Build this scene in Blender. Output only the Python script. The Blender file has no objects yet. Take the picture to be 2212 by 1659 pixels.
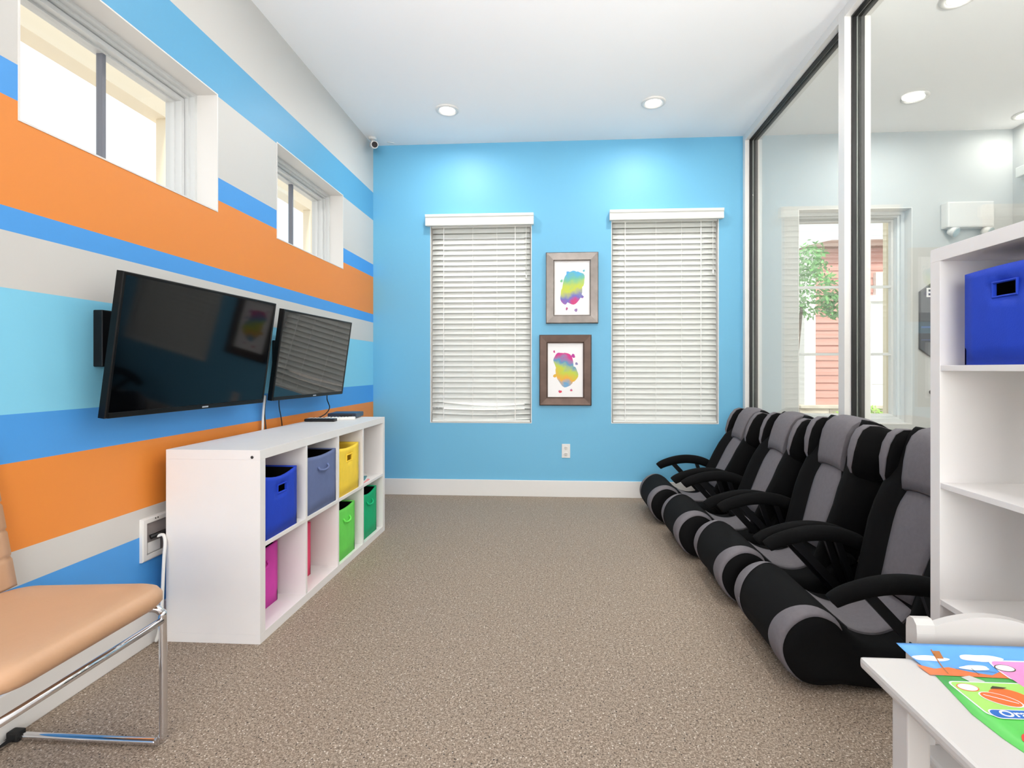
import bpy, bmesh, math, random
from mathutils import Vector, Matrix
random.seed(4)
C = bpy.context.scene.collection
PI = math.pi

# ------------------------------------------------------------------ helpers
def lin(c):
    return tuple(((v/255.0)/12.92 if v/255.0 <= .04045 else ((v/255.0+.055)/1.055)**2.4) for v in c)

def mat(name, rgb, rough=.5, metal=0.0, spec=.5, bump=0.0, bscale=200.0, var=0.0, vscale=8.0, coat=0.0, sheen=0.0):
    m = bpy.data.materials.new(name); m.use_nodes = True
    nt = m.node_tree; b = nt.nodes['Principled BSDF']
    col = lin(rgb)
    b.inputs['Base Color'].default_value = (*col, 1)
    b.inputs['Roughness'].default_value = rough
    b.inputs['Metallic'].default_value = metal
    b.inputs['Specular IOR Level'].default_value = spec
    if coat: b.inputs['Coat Weight'].default_value = coat
    if sheen:
        b.inputs['Sheen Weight'].default_value = sheen
    tc = nt.nodes.new('ShaderNodeTexCoord')
    if var:
        n = nt.nodes.new('ShaderNodeTexNoise'); n.inputs['Scale'].default_value = vscale; n.inputs['Detail'].default_value = 4
        nt.links.new(tc.outputs['Object'], n.inputs['Vector'])
        mr = nt.nodes.new('ShaderNodeMapRange'); mr.inputs[1].default_value = .3; mr.inputs[2].default_value = .7
        mr.inputs[3].default_value = 1-var; mr.inputs[4].default_value = 1+var
        nt.links.new(n.outputs['Fac'], mr.inputs[0])
        mx = nt.nodes.new('ShaderNodeMix'); mx.data_type = 'RGBA'; mx.blend_type = 'MULTIPLY'
        mx.inputs['Factor'].default_value = 1.0
        mx.inputs['A'].default_value = (*col, 1)
        nt.links.new(mr.outputs[0], mx.inputs['B'])
        nt.links.new(mx.outputs['Result'], b.inputs['Base Color'])
    if bump:
        n2 = nt.nodes.new('ShaderNodeTexNoise'); n2.inputs['Scale'].default_value = bscale; n2.inputs['Detail'].default_value = 3
        nt.links.new(tc.outputs['Object'], n2.inputs['Vector'])
        bp = nt.nodes.new('ShaderNodeBump'); bp.inputs['Strength'].default_value = bump; bp.inputs['Distance'].default_value = .002
        nt.links.new(n2.outputs['Fac'], bp.inputs['Height'])
        nt.links.new(bp.outputs['Normal'], b.inputs['Normal'])
    return m

def emis(name, rgb, s):
    m = bpy.data.materials.new(name); m.use_nodes = True
    nt = m.node_tree; b = nt.nodes['Principled BSDF']
    b.inputs['Base Color'].default_value = (*lin(rgb), 1)
    b.inputs['Emission Color'].default_value = (*lin(rgb), 1)
    b.inputs['Emission Strength'].default_value = s
    return m

def glass(name, tint, ior=1.5):
    m = bpy.data.materials.new(name); m.use_nodes = True
    nt = m.node_tree; nt.nodes.clear()
    o = nt.nodes.new('ShaderNodeOutputMaterial')
    t = nt.nodes.new('ShaderNodeBsdfTransparent'); t.inputs['Color'].default_value = (*tint, 1)
    g = nt.nodes.new('ShaderNodeBsdfGlossy'); g.inputs['Roughness'].default_value = 0.0
    f = nt.nodes.new('ShaderNodeFresnel'); f.inputs['IOR'].default_value = ior
    # a pane has a front and a back face: the inner side of each is seen through the same index
    geo = nt.nodes.new('ShaderNodeNewGeometry')
    mi = nt.nodes.new('ShaderNodeMix'); mi.data_type = 'FLOAT'
    mi.inputs['A'].default_value = ior; mi.inputs['B'].default_value = 1.0/ior
    mi.inputs['A'].default_value = ior
    # Fresnel node already inverts the index on backfaces; undo so that thin glass stays symmetrical
    inv = nt.nodes.new('ShaderNodeMix'); inv.data_type = 'FLOAT'
    inv.inputs['A'].default_value = ior; inv.inputs['B'].default_value = 1.0/ior
    nt.links.new(geo.outputs['Backfacing'], inv.inputs['Factor'])
    nt.links.new(inv.outputs['Result'], f.inputs['IOR'])
    nt.nodes.remove(mi)
    mx = nt.nodes.new('ShaderNodeMixShader')
    nt.links.new(f.outputs['Fac'], mx.inputs['Fac'])
    nt.links.new(t.outputs[0], mx.inputs[1]); nt.links.new(g.outputs[0], mx.inputs[2])
    nt.links.new(mx.outputs[0], o.inputs['Surface'])
    return m

class MB:
    """collects shapes into one mesh"""
    def __init__(s): s.v = []; s.f = []; s.m = []; s.smooth = []
    def add(s, vs, fs, mi=0, smooth=False):
        o = len(s.v); s.v += [tuple(p) for p in vs]
        for f in fs:
            s.f.append([i+o for i in f]); s.m.append(mi); s.smooth.append(smooth)
    def box(s, x0, x1, y0, y1, z0, z1, b=0.0, mi=0):
        if x0 > x1: x0, x1 = x1, x0
        if y0 > y1: y0, y1 = y1, y0
        if z0 > z1: z0, z1 = z1, z0
        if b <= 0:
            vs = [(x, y, z) for x in (x0, x1) for y in (y0, y1) for z in (z0, z1)]
            s.add(vs, [(0,1,3,2),(4,6,7,5),(0,4,5,1),(2,3,7,6),(0,2,6,4),(1,5,7,3)], mi)
            return s
        bm = bmesh.new()
        vv = [bm.verts.new((x, y, z)) for x in (x0, x1) for y in (y0, y1) for z in (z0, z1)]
        for f in [(0,1,3,2),(4,6,7,5),(0,4,5,1),(2,3,7,6),(0,2,6,4),(1,5,7,3)]:
            bm.faces.new([vv[i] for i in f])
        b = min(b, .49*min(x1-x0, y1-y0, z1-z0))
        bmesh.ops.bevel(bm, geom=list(bm.edges), offset=b, segments=2, profile=.6, affect='EDGES')
        bm.verts.index_update()
        s.add([v.co[:] for v in bm.verts], [[v.index for v in f.verts] for f in bm.faces], mi)
        bm.free(); return s
    def loft(s, rings, mi=0, cap=True, smooth=True, closed=True):
        n = len(rings[0]); vs = [p for r in rings for p in r]; fs = []
        for i in range(len(rings)-1):
            for j in range(n if closed else n-1):
                k = (j+1) % n
                fs.append((i*n+j, i*n+k, (i+1)*n+k, (i+1)*n+j))
        s.add(vs, fs, mi, smooth)
        if cap:
            s.add(rings[0], [list(range(n))[::-1]], mi)
            s.add(rings[-1], [list(range(n))], mi)
        return s
    def tube(s, pts, r, n=10, mi=0, rad=None, sx=1.0):
        pts = [Vector(p) for p in pts]; rings = []
        up = None
        for i, p in enumerate(pts):
            a = pts[max(i-1, 0)]; b = pts[min(i+1, len(pts)-1)]
            t = (b-a).normalized()
            if up is None:
                up = Vector((0, 0, 1)) if abs(t.z) < .9 else Vector((0, 1, 0))
            x = t.cross(up)
            if x.length < 1e-5: x = t.cross(Vector((1, 0, 0)))
            x.normalize(); y = x.cross(t).normalized(); up = y
            rr = rad[i] if rad else r
            rings.append([p + x*math.cos(2*PI*k/n)*rr*sx + y*math.sin(2*PI*k/n)*rr for k in range(n)])
        return s.loft(rings, mi)
    def prism(s, poly, axis, a0, a1, mi=0, smooth=False):
        """poly = 2-D points in the other two axes"""
        def P(p, a):
            return {'x': (a, p[0], p[1]), 'y': (p[0], a, p[1]), 'z': (p[0], p[1], a)}[axis]
        return s.loft([[P(p, a0) for p in poly], [P(p, a1) for p in poly]], mi, True, smooth)
    def lathe(s, prof, n=24, origin=(0,0,0), axis='z', mi=0, smooth=True):
        rings = []
        for r, h in prof:
            ring = []
            for k in range(n):
                c, q = math.cos(2*PI*k/n)*r, math.sin(2*PI*k/n)*r
                p = {'z': (c, q, h), 'x': (h, c, q), 'y': (c, h, -q)}[axis]
                ring.append((p[0]+origin[0], p[1]+origin[1], p[2]+origin[2]))
            rings.append(ring)
        return s.loft(rings, mi, True, smooth)
    def sheet(s, grid, tv, skip=(), mi=0, smooth=True):
        """grid[i][j] of points, thickened by tv (vector or function(i,j)); closed shell, cells in skip left open"""
        R, Q = len(grid), len(grid[0]); vs = []; 
        for side in (0, 1):
            for i in range(R):
                for j in range(Q):
                    p = Vector(grid[i][j])
                    if side: p = p + Vector(tv(i, j) if callable(tv) else tv)
                    vs.append(p)
        N = R*Q; fs = []; edges = {}
        for i in range(R-1):
            for j in range(Q-1):
                if (i, j) in skip: continue
                q = [i*Q+j, i*Q+j+1, (i+1)*Q+j+1, (i+1)*Q+j]
                fs.append(q); fs.append([k+N for k in q[::-1]])
                for a in range(4):
                    e = (q[a], q[(a+1) % 4])
                    if (e[1], e[0]) in edges: del edges[(e[1], e[0])]
                    else: edges[e] = 1
        s.add(vs, fs, mi, smooth)
        o = len(s.v)-len(vs)
        for a, b in edges:
            s.f.append([o+b, o+a, o+a+N, o+b+N]); s.m.append(mi); s.smooth.append(False)
        return s
    def rot(s, M):
        s.v = [tuple(M @ Vector(p)) for p in s.v]; return s
    def build(s, name, mats, parent=None, weld=True, sub=0, autosmooth=None):
        me = bpy.data.meshes.new(name)
        me.from_pydata(s.v, [], s.f)
        for i, p in enumerate(me.polygons):
            p.material_index = s.m[i]; p.use_smooth = s.smooth[i]
        if not isinstance(mats, (list, tuple)): mats = [mats]
        for m in mats: me.materials.append(m)
        bm = bmesh.new(); bm.from_mesh(me)
        if weld: bmesh.ops.remove_doubles(bm, verts=bm.verts, dist=1e-5)
        bmesh.ops.recalc_face_normals(bm, faces=bm.faces)
        bm.to_mesh(me); bm.free()
        o = bpy.data.objects.new(name, me); C.objects.link(o)
        if parent is not None: o.parent = parent
        if sub:
            md = o.modifiers.new('sub', 'SUBSURF'); md.levels = sub; md.render_levels = sub
        return o

def tag(o, label=None, cat=None, group=None, kind=None):
    if label: o['label'] = label
    if cat: o['category'] = cat
    if group: o['group'] = group
    if kind: o['kind'] = kind
    return o

def thing(name, label, cat, loc=(0,0,0), rz=0.0, group=None, kind=None):
    o = bpy.data.objects.new(name, None); C.objects.link(o)
    o.location = loc; o.rotation_euler = (0, 0, rz); o.empty_display_size = .1
    return tag(o, label, cat, group, kind)

def struct(name, label, cat='wall', loc=(0,0,0)):
    return thing(name, label, cat, loc, kind='structure')

def copy_tree(o, parent=None):
    c = o.copy(); C.objects.link(c)
    if parent is not None: c.parent = parent
    for ch in [k for k in bpy.data.objects if k.parent == o]: copy_tree(ch, c)
    return c

def smoothpath(pts, n=6):
    """Catmull-Rom through 2-D or 3-D points"""
    P = [Vector(p) if len(p) == 3 else Vector((p[0], p[1], 0)) for p in pts]; out = []
    for i in range(len(P)-1):
        p0 = P[max(i-1, 0)]; p1 = P[i]; p2 = P[i+1]; p3 = P[min(i+2, len(P)-1)]
        for k in range(n):
            t = k/n
            out.append(.5*((2*p1)+(-p0+p2)*t+(2*p0-5*p1+4*p2-p3)*t*t+(-p0+3*p1-3*p2+p3)*t**3))
    out.append(P[-1])
    return out if len(pts[0]) == 3 else [(p.x, p.y) for p in out]

def wall_grid(m, axis, a0, a1, u0, u1, z0, z1, holes, mi=0):
    """slab with rectangular holes; axis 'x': spans x a0..a1, u = y.  axis 'y': spans y a0..a1, u = x"""
    us = sorted({u0, u1, *[h[0] for h in holes], *[h[1] for h in holes]})
    zs = sorted({z0, z1, *[h[2] for h in holes], *[h[3] for h in holes]})
    def P(a, u, z): return (a, u, z) if axis == 'x' else (u, a, z)
    def solid(i, j):
        if i < 0 or j < 0 or i >= len(us)-1 or j >= len(zs)-1: return False
        uc, zc = (us[i]+us[i+1])/2, (zs[j]+zs[j+1])/2
        return not any(h[0] < uc < h[1] and h[2] < zc < h[3] for h in holes)
    for i in range(len(us)-1):
        for j in range(len(zs)-1):
            if not solid(i, j): continue
            a, b, c, d = us[i], us[i+1], zs[j], zs[j+1]
            for s in (a0, a1):
                m.add([P(s, a, c), P(s, b, c), P(s, b, d), P(s, a, d)], [(0,1,2,3)], mi)
            if not solid(i-1, j): m.add([P(a0, a, c), P(a1, a, c), P(a1, a, d), P(a0, a, d)], [(0,1,2,3)], mi)
            if not solid(i+1, j): m.add([P(a0, b, c), P(a1, b, c), P(a1, b, d), P(a0, b, d)], [(0,1,2,3)], mi)
            if not solid(i, j-1): m.add([P(a0, a, c), P(a1, a, c), P(a1, b, c), P(a0, b, c)], [(0,1,2,3)], mi)
            if not solid(i, j+1): m.add([P(a0, a, d), P(a1, a, d), P(a1, b, d), P(a0, b, d)], [(0,1,2,3)], mi)
    return m

def ring_frame(m, axis, u0, u1, z0, z1, prof, mi=0):
    """mitred rectangular frame; prof = [(inset, depth coordinate along axis), ...] closed loop"""
    def P(u, a, z): return (a, u, z) if axis == 'x' else (u, a, z)
    rings = []
    for ins, a in prof + [prof[0]]:
        rings.append([P(u0+ins, a, z0+ins), P(u1-ins, a, z0+ins), P(u1-ins, a, z1-ins), P(u0+ins, a, z1-ins)])
    return m.loft(rings, mi, cap=False, smooth=False)

def text_mesh(s, size, extrude=.0005):
    cu = bpy.data.curves.new('t', 'FONT'); cu.body = s; cu.size = size; cu.extrude = extrude
    cu.align_x = 'LEFT'; cu.offset = size*.02
    o = bpy.data.objects.new('t', cu); C.objects.link(o)
    dg = bpy.context.evaluated_depsgraph_get(); dg.update()
    me = bpy.data.meshes.new_from_object(o.evaluated_get(dg))
    vs = [v.co.copy() for v in me.vertices]; fs = [list(p.vertices) for p in me.polygons]
    bpy.data.objects.remove(o); bpy.data.curves.remove(cu); bpy.data.meshes.remove(me)
    return vs, fs

# ------------------------------------------------------------------ materials
M = {}
M['white_paint'] = mat('white_paint', (226,225,224), .6, bump=.05, bscale=300)
M['ceiling_paint'] = mat('ceiling_paint', (246,246,247), .8, bump=.05, bscale=400)
M['trim'] = mat('trim_paint', (224,222,219), .35)
M['blue_wall'] = mat('blue_wall_paint', (108,180,216), .5, bump=.04, bscale=350)
M['grey_wall'] = mat('grey_wall_paint', (197,198,196), .6, bump=.05, bscale=300)
M['vinyl'] = mat('white_vinyl', (214,216,216), .3)
M['blind'] = mat('blind_white', (226,228,224), .4)
M['slat'] = mat('blind_slat_white', (218,220,216), .4)
M['cord_white'] = mat('cord_white', (235,235,232), .5)
M['melamine'] = mat('white_melamine', (231,228,226), .38, var=.01)
M['white_lacquer'] = mat('white_lacquer', (206,203,200), .35)
M['black_plastic'] = mat('black_plastic', (16,16,19), .35)
M['tv_screen'] = mat('tv_screen_glass', (4,5,7), .06, spec=.32)
M['tv_screen_gloss'] = mat('tv_screen_gloss', (4,5,7), .03, spec=1.0)
M['tv_bezel'] = mat('tv_bezel', (9,9,10), .3, spec=.2)
M['dark_metal'] = mat('dark_metal', (26,26,28), .4, metal=.6)
M['silver'] = mat('silver_mark', (210,210,215), .3, metal=.6)
M['chrome'] = mat('chrome', (225,225,228), .07, metal=1.0)
M['tan'] = mat('tan_vinyl', (198,156,122), .42, bump=.12, bscale=120, var=.03)
M['rubber'] = mat('black_rubber', (14,14,14), .7)
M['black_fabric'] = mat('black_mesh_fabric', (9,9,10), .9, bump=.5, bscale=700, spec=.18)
M['grey_fabric'] = mat('grey_mesh_fabric', (116,112,116), .9, bump=.6, bscale=650, spec=.2, var=.05, vscale=60)
M['pewter'] = mat('brushed_pewter', (128,121,116), .38, metal=.85, var=.12, vscale=14)
M['bronze'] = mat('brushed_bronze', (82,67,60), .38, metal=.8, var=.18, vscale=10)
M['paper'] = mat('art_paper', (240,238,238), .6)
M['gasket'] = mat('black_gasket', (14,14,14), .5)
M['grey_gasket'] = mat('grey_seal', (120,120,116), .5)
M['dark_sign'] = mat('dark_sign_panel', (96,100,106), .25)
M['sign_white'] = mat('sign_white', (240,240,240), .5)
M['socket_dark'] = mat('socket_dark', (40,38,38), .6)
M['lens_off'] = mat('lamp_lens', (190,205,210), .12)
M['cam_lens'] = mat('camera_lens', (12,8,10), .08)
M['light_on'] = emis('lamp_lens_lit', (255,250,244), 6.0)
M['muntin'] = mat('backlit_muntin', (120,122,132), .5)  # backlit darkness of the bar is put into its colour
M['glass_clear'] = glass('window_glass', (.98,.985,.98))
M['glass_green'] = glass('partition_glass', (.955,.975,.962))
for nm, c in dict(blue=(30,66,190), slate=(102,116,158), yellow=(250,214,70), magenta=(214,66,176), pink=(240,70,116),
                  lime=(112,220,92), green=(12,176,118)).items():
    M['bin_'+nm] = mat('bin_'+nm, c, .7, bump=.25, bscale=260, spec=.3, var=.05, vscale=14)
M['hill_orange'] = mat('print_orange', (226,120,62), .35)
M['print_sky'] = mat('print_sky_blue', (98,164,232), .35, var=.1, vscale=9)
M['print_white'] = mat('print_white', (238,240,246), .35)
M['print_green'] = mat('print_green', (96,204,92), .35, var=.06, vscale=12)
M['print_lime'] = mat('print_lime', (170,226,112), .35)
M['print_pink'] = mat('print_pink', (242,150,206), .35)
M['print_fruit'] = mat('print_fruit_orange', (246,116,52), .35)
M['print_red'] = mat('print_red', (222,66,54), .35)
M['print_dark'] = mat('print_dark', (70,66,44), .35)
M['print_blue'] = mat('print_label_blue', (44,110,196), .35)
M['print_brown'] = mat('print_brown', (176,112,62), .35)
M['print_grey'] = mat('print_path_grey', (206,208,200), .35)
# outside
M['siding'] = mat('red_siding', (214,156,144), .8, var=.04, vscale=3)
M['siding_trim'] = mat('siding_trim', (238,238,236), .6)
M['roof'] = mat('roof_shingle', (150,120,108), .9, var=.1, vscale=6)
M['stone'] = mat('stacked_stone', (206,196,180), .9, bump=.8, bscale=14, var=.2, vscale=5)
M['mulch'] = mat('ground_path', (190,184,176), .9, var=.15, vscale=3)
M['leaf'] = mat('leaf_green', (112,176,96), .7, var=.3, vscale=2)
M['leaf_light'] = mat('leaf_yellow_green', (160,196,92), .7, var=.25, vscale=3)
M['bark'] = mat('bark', (96,78,62), .9)
M['cream'] = mat('cream_paint', (244,232,204), .7)
M['lattice'] = mat('grey_lattice', (120,130,140), .7)

def stripes_material():
    m = bpy.data.materials.new('striped_wall_paint'); m.use_nodes = True
    nt = m.node_tree; b = nt.nodes['Principled BSDF']
    tc = nt.nodes.new('ShaderNodeTexCoord'); sp = nt.nodes.new('ShaderNodeSeparateXYZ')
    nt.links.new(tc.outputs['Object'], sp.inputs[0])
    dv = nt.nodes.new('ShaderNodeMath'); dv.operation = 'DIVIDE'; dv.inputs[1].default_value = 3.1
    nt.links.new(sp.outputs['Z'], dv.inputs[0])
    r = nt.nodes.new('ShaderNodeValToRGB'); r.color_ramp.interpolation = 'CONSTANT'
    W = (204,202,198); B = (72,154,228); L = (130,206,236); O = (230,138,54); B2 = (92,166,208)
    st = [(0,B),(.425,W),(.533,O),(.8016,B),(.9447,L),(1.3275,W),(1.4951,B),(1.5721,O),(1.8941,B),(2.0003,W),(2.3972,B2),(2.631,W)]
    e = r.color_ramp.elements
    e[0].position = 0; e[0].color = (*lin(B), 1)
    e[1].position = .425/3.1; e[1].color = (*lin(W), 1)
    for z, c in st[2:]:
        k = e.new(z/3.1); k.color = (*lin(c), 1)
    nt.links.new(dv.outputs[0], r.inputs['Fac'])
    nt.links.new(r.outputs['Color'], b.inputs['Base Color'])
    b.inputs['Roughness'].default_value = .5
    n = nt.nodes.new('ShaderNodeTexNoise'); n.inputs['Scale'].default_value = 300
    nt.links.new(tc.outputs['Object'], n.inputs['Vector'])
    bp = nt.nodes.new('ShaderNodeBump'); bp.inputs['Strength'].default_value = .04; bp.inputs['Distance'].default_value = .002
    nt.links.new(n.outputs['Fac'], bp.inputs['Height']); nt.links.new(bp.outputs['Normal'], b.inputs['Normal'])
    return m
M['stripes'] = stripes_material()

def floor_material():
    m = bpy.data.materials.new('speckled_floor'); m.use_nodes = True
    nt = m.node_tree; b = nt.nodes['Principled BSDF']
    tc = nt.nodes.new('ShaderNodeTexCoord')
    def noise(scale, det=2, rough=.5):
        n = nt.nodes.new('ShaderNodeTexNoise'); n.inputs['Scale'].default_value = scale
        n.inputs['Detail'].default_value = det; n.inputs['Roughness'].default_value = rough
        nt.links.new(tc.outputs['Object'], n.inputs['Vector']); return n
    def ramp(src, stops):
        r = nt.nodes.new('ShaderNodeValToRGB'); e = r.color_ramp.elements
        e[0].position, e[0].color = stops[0][0], (*lin(stops[0][1]), 1)
        e[1].position, e[1].color = stops[1][0], (*lin(stops[1][1]), 1)
        for p, c in stops[2:]:
            k = e.new(p); k.color = (*lin(c), 1)
        nt.links.new(src, r.inputs['Fac']); return r
    n1 = noise(210, 2, .6)
    r1 = ramp(n1.outputs['Fac'], [(.30,(98,86,75)),(.46,(154,139,125)),(.56,(172,157,142)),(.72,(220,206,191))])
    n2 = noise(95, 3, .6)
    r2 = ramp(n2.outputs['Fac'], [(.33,(196,188,180)),(.62,(255,252,248))])
    mx = nt.nodes.new('ShaderNodeMix'); mx.data_type = 'RGBA'; mx.blend_type = 'MULTIPLY'; mx.inputs['Factor'].default_value = 1
    nt.links.new(r1.outputs['Color'], mx.inputs['A']); nt.links.new(r2.outputs['Color'], mx.inputs['B'])
    v = nt.nodes.new('ShaderNodeTexVoronoi'); v.inputs['Scale'].default_value = 85
    nt.links.new(tc.outputs['Object'], v.inputs['Vector'])
    sp = nt.nodes.new('ShaderNodeSeparateColor'); nt.links.new(v.outputs['Color'], sp.inputs[0])
    lt = nt.nodes.new('ShaderNodeMath'); lt.operation = 'LESS_THAN'; lt.inputs[1].default_value = .19
    nt.links.new(v.outputs['Distance'], lt.inputs[0])
    g1 = nt.nodes.new('ShaderNodeMath'); g1.operation = 'LESS_THAN'; g1.inputs[1].default_value = .3
    nt.links.new(sp.outputs['Red'], g1.inputs[0])
    g2 = nt.nodes.new('ShaderNodeMath'); g2.operation = 'GREATER_THAN'; g2.inputs[1].default_value = .62
    nt.links.new(sp.outputs['Red'], g2.inputs[0])
    a1 = nt.nodes.new('ShaderNodeMath'); a1.operation = 'MULTIPLY'; nt.links.new(lt.outputs[0], a1.inputs[0]); nt.links.new(g1.outputs[0], a1.inputs[1])
    a2 = nt.nodes.new('ShaderNodeMath'); a2.operation = 'MULTIPLY'; nt.links.new(lt.outputs[0], a2.inputs[0]); nt.links.new(g2.outputs[0], a2.inputs[1])
    m1 = nt.nodes.new('ShaderNodeMix'); m1.data_type = 'RGBA'; m1.inputs['B'].default_value = (*lin((42,37,34)), 1)
    nt.links.new(a1.outputs[0], m1.inputs['Factor']); nt.links.new(mx.outputs['Result'], m1.inputs['A'])
    m2 = nt.nodes.new('ShaderNodeMix'); m2.data_type = 'RGBA'; m2.inputs['B'].default_value = (*lin((215,205,193)), 1)
    nt.links.new(a2.outputs[0], m2.inputs['Factor']); nt.links.new(m1.outputs['Result'], m2.inputs['A'])
    nt.links.new(m2.outputs['Result'], b.inputs['Base Color'])
    b.inputs['Roughness'].default_value = .55; b.inputs['Specular IOR Level'].default_value = .3
    return m
M['floor'] = floor_material()

def rainbow_material(name, stops, rot):
    m = bpy.data.materials.new(name); m.use_nodes = True
    nt = m.node_tree; b = nt.nodes['Principled BSDF']
    tc = nt.nodes.new('ShaderNodeTexCoord')
    mp = nt.nodes.new('ShaderNodeMapping'); mp.inputs['Rotation'].default_value = rot
    nt.links.new(tc.outputs['Object'], mp.inputs['Vector'])
    n = nt.nodes.new('ShaderNodeTexNoise'); n.inputs['Scale'].default_value = 11; n.inputs['Detail'].default_value = 3
    nt.links.new(tc.outputs['Object'], n.inputs['Vector'])
    sp = nt.nodes.new('ShaderNodeSeparateXYZ'); nt.links.new(mp.outputs[0], sp.inputs[0])
    mr = nt.nodes.new('ShaderNodeMapRange'); mr.inputs[1].default_value = -.19; mr.inputs[2].default_value = .19
    nt.links.new(sp.outputs['Z'], mr.inputs[0])
    ad = nt.nodes.new('ShaderNodeMath'); ad.operation = 'MULTIPLY_ADD'; ad.inputs[1].default_value = .5; 
    nt.links.new(n.outputs['Fac'], ad.inputs[0]); nt.links.new(mr.outputs[0], ad.inputs[2])
    sb = nt.nodes.new('ShaderNodeMath'); sb.operation = 'SUBTRACT'; sb.inputs[1].default_value = .25
    nt.links.new(ad.outputs[0], sb.inputs[0])
    r = nt.nodes.new('ShaderNodeValToRGB'); e = r.color_ramp.elements
    e[0].position, e[0].color = stops[0][0], (*lin(stops[0][1]), 1)
    e[1].position, e[1].color = stops[-1][0], (*lin(stops[-1][1]), 1)
    for p, c in stops[1:-1]:
        k = e.new(p); k.color = (*lin(c), 1)
    nt.links.new(sb.outputs[0], r.inputs['Fac']); nt.links.new(r.outputs['Color'], b.inputs['Base Color'])
    b.inputs['Roughness'].default_value = .6
    return m
M['rain_a'] = rainbow_material('watercolour_cool', [(0,(150,120,170)),(.15,(206,60,120)),(.3,(110,110,190)),(.5,(196,206,70)),(.68,(120,190,150)),(.82,(80,170,220)),(1,(80,130,210))], (0,.25,0))
M['rain_b'] = rainbow_material('watercolour_warm', [(0,(220,50,70)),(.15,(80,160,210)),(.32,(230,170,60)),(.5,(190,205,70)),(.66,(90,150,190)),(.82,(210,50,130)),(1,(130,70,180))], (0,-.3,0))

# ------------------------------------------------------------------ room dimensions
XL, XR, YB, H = -1.635, 1.537, 4.456, 3.05
YR = -2.7           # rear wall behind the camera
XF = 3.68           # far side of the adjoining room

# ------------------------------------------------------------------ setting
m = MB(); m.box(XL-.25, XF+.2, YR-.2, YB+.3, -.12, 0)
tag(m.build('floor', M['floor']), 'grey beige speckled floor of the whole room', 'floor', kind='structure')
m = MB(); m.box(XL-.25, XF+.2, YR-.2, YB+.3, H, H+.12)
tag(m.build('ceiling', M['ceiling_paint']), 'smooth white ceiling with recessed lights', 'ceiling', kind='structure')

W1 = (1.473, 2.386, 1.845, 2.405); W2 = (2.906, 3.822, 1.850, 2.405)
m = MB(); wall_grid(m, 'x', XL-.22, XL, YR-.2, YB+.3, 0, H, [W1, W2])
tag(m.build('wall_left', M['stripes']), 'left wall painted in blue, orange and white horizontal stripes', 'wall', kind='structure')
B1 = (-1.126, -.246, .63, 2.345); B2 = (.437, 1.331, .633, 2.365)
m = MB(); wall_grid(m, 'y', YB, YB+.2, XL, XR+.06, 0, H, [B1, B2])
tag(m.build('wall_back', M['blue_wall']), 'light blue end wall with two blinds and two pictures', 'wall', kind='structure')
NW = (1.985, 2.893, .64, 2.425)
m = MB(); wall_grid(m, 'y', YB, YB+.2, XR+.06, XF+.2, 0, H, [NW])
tag(m.build('wall_adjoining', M['grey_wall']), 'pale grey wall of the room beyond the glass', 'wall', kind='structure')
FW = (3.42, 4.34, .63, 2.68)
m = MB(); wall_grid(m, 'x', XF, XF+.2, YR-.2, YB, 0, H, [FW])
tag(m.build('wall_right', M['grey_wall']), 'far side wall of the room beyond the glass', 'wall', kind='structure')
RW1 = (-1.3, 1.3, .5, 2.6); RW2 = (1.95, 3.4, .5, 2.6)  # unseen openings, added to let fill light in from behind
m = MB(); wall_grid(m, 'y', YR-.2, YR, XL, XF, 0, H, [RW1, RW2])
tag(m.build('wall_rear', M['white_paint']), 'white wall behind the viewer with added wide windows', 'wall', kind='structure')
# partition: knee wall, solid end
GY0, GY1 = 1.20, 4.456
m = MB(); m.box(XR, XR+.125, GY0, GY1, 0, .60); m.box(XR, XR+.125, YR, GY0, 0, H)
tag(m.build('wall_partition', M['white_paint']), 'low white wall below the glass partition', 'wall', kind='structure')

# baseboards
m = MB(); m.box(XL, XR, YB-.014, YB, 0, .14, .004)
tag(m.build('baseboard_back', M['trim']), 'white baseboard along the blue wall', 'baseboard', kind='structure')
m = MB(); m.box(XL, XL+.014, YR, YB-.014, 0, .14, .004)
tag(m.build('baseboard_left', M['trim']), 'white baseboard along the striped wall', 'baseboard', kind='structure')
m = MB(); m.box(XR-.014, XR, YR, YB-.014, 0, .14, .004)
tag(m.build('baseboard_right', M['trim']), 'white baseboard below the glass partition', 'baseboard', kind='structure')

# ---- transom windows in the striped wall
def transom(n, Wn, ymid, label):
    y0, y1, z0, z1 = Wn
    w = struct('window_%d' % n, label, 'window', (XL, (y0+y1)/2, z0))
    q = lambda mb: mb.rot(Matrix.Translation((-XL, -(y0+y1)/2, -z0)))
    m = MB(); ring_frame(m, 'x', y0-.002, y1+.002, z0-.002, z1+.002, [(0, XL+.002), (.006, XL+.002), (.006, XL-.10), (0, XL-.10)])
    q(m).build('window_return', M['trim'], w)
    m = MB(); ring_frame(m, 'x', y0, y1, z0, z1, [(0, XL-.098), (.020, XL-.098), (.020, XL-.122), (.032, XL-.122), (.032, XL-.15), (0, XL-.15)])
    ring_frame(m, 'x', y0, y1, z0, z1, [(.036, XL-.138), (.054, XL-.138), (.054, XL-.168), (.063, XL-.168), (.063, XL-.21), (.036, XL-.21)])
    q(m).build('window_frame', M['vinyl'], w)
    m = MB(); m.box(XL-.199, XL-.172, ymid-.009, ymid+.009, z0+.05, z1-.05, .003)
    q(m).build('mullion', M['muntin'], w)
    m = MB(); m.box(XL-.188, XL-.182, y0+.05, y1-.05, z0+.05, z1-.05)
    q(m).build('pane', M['glass_clear'], w)
transom(1, W1, 1.955, 'high white window nearer the viewer in the striped wall')
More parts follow.
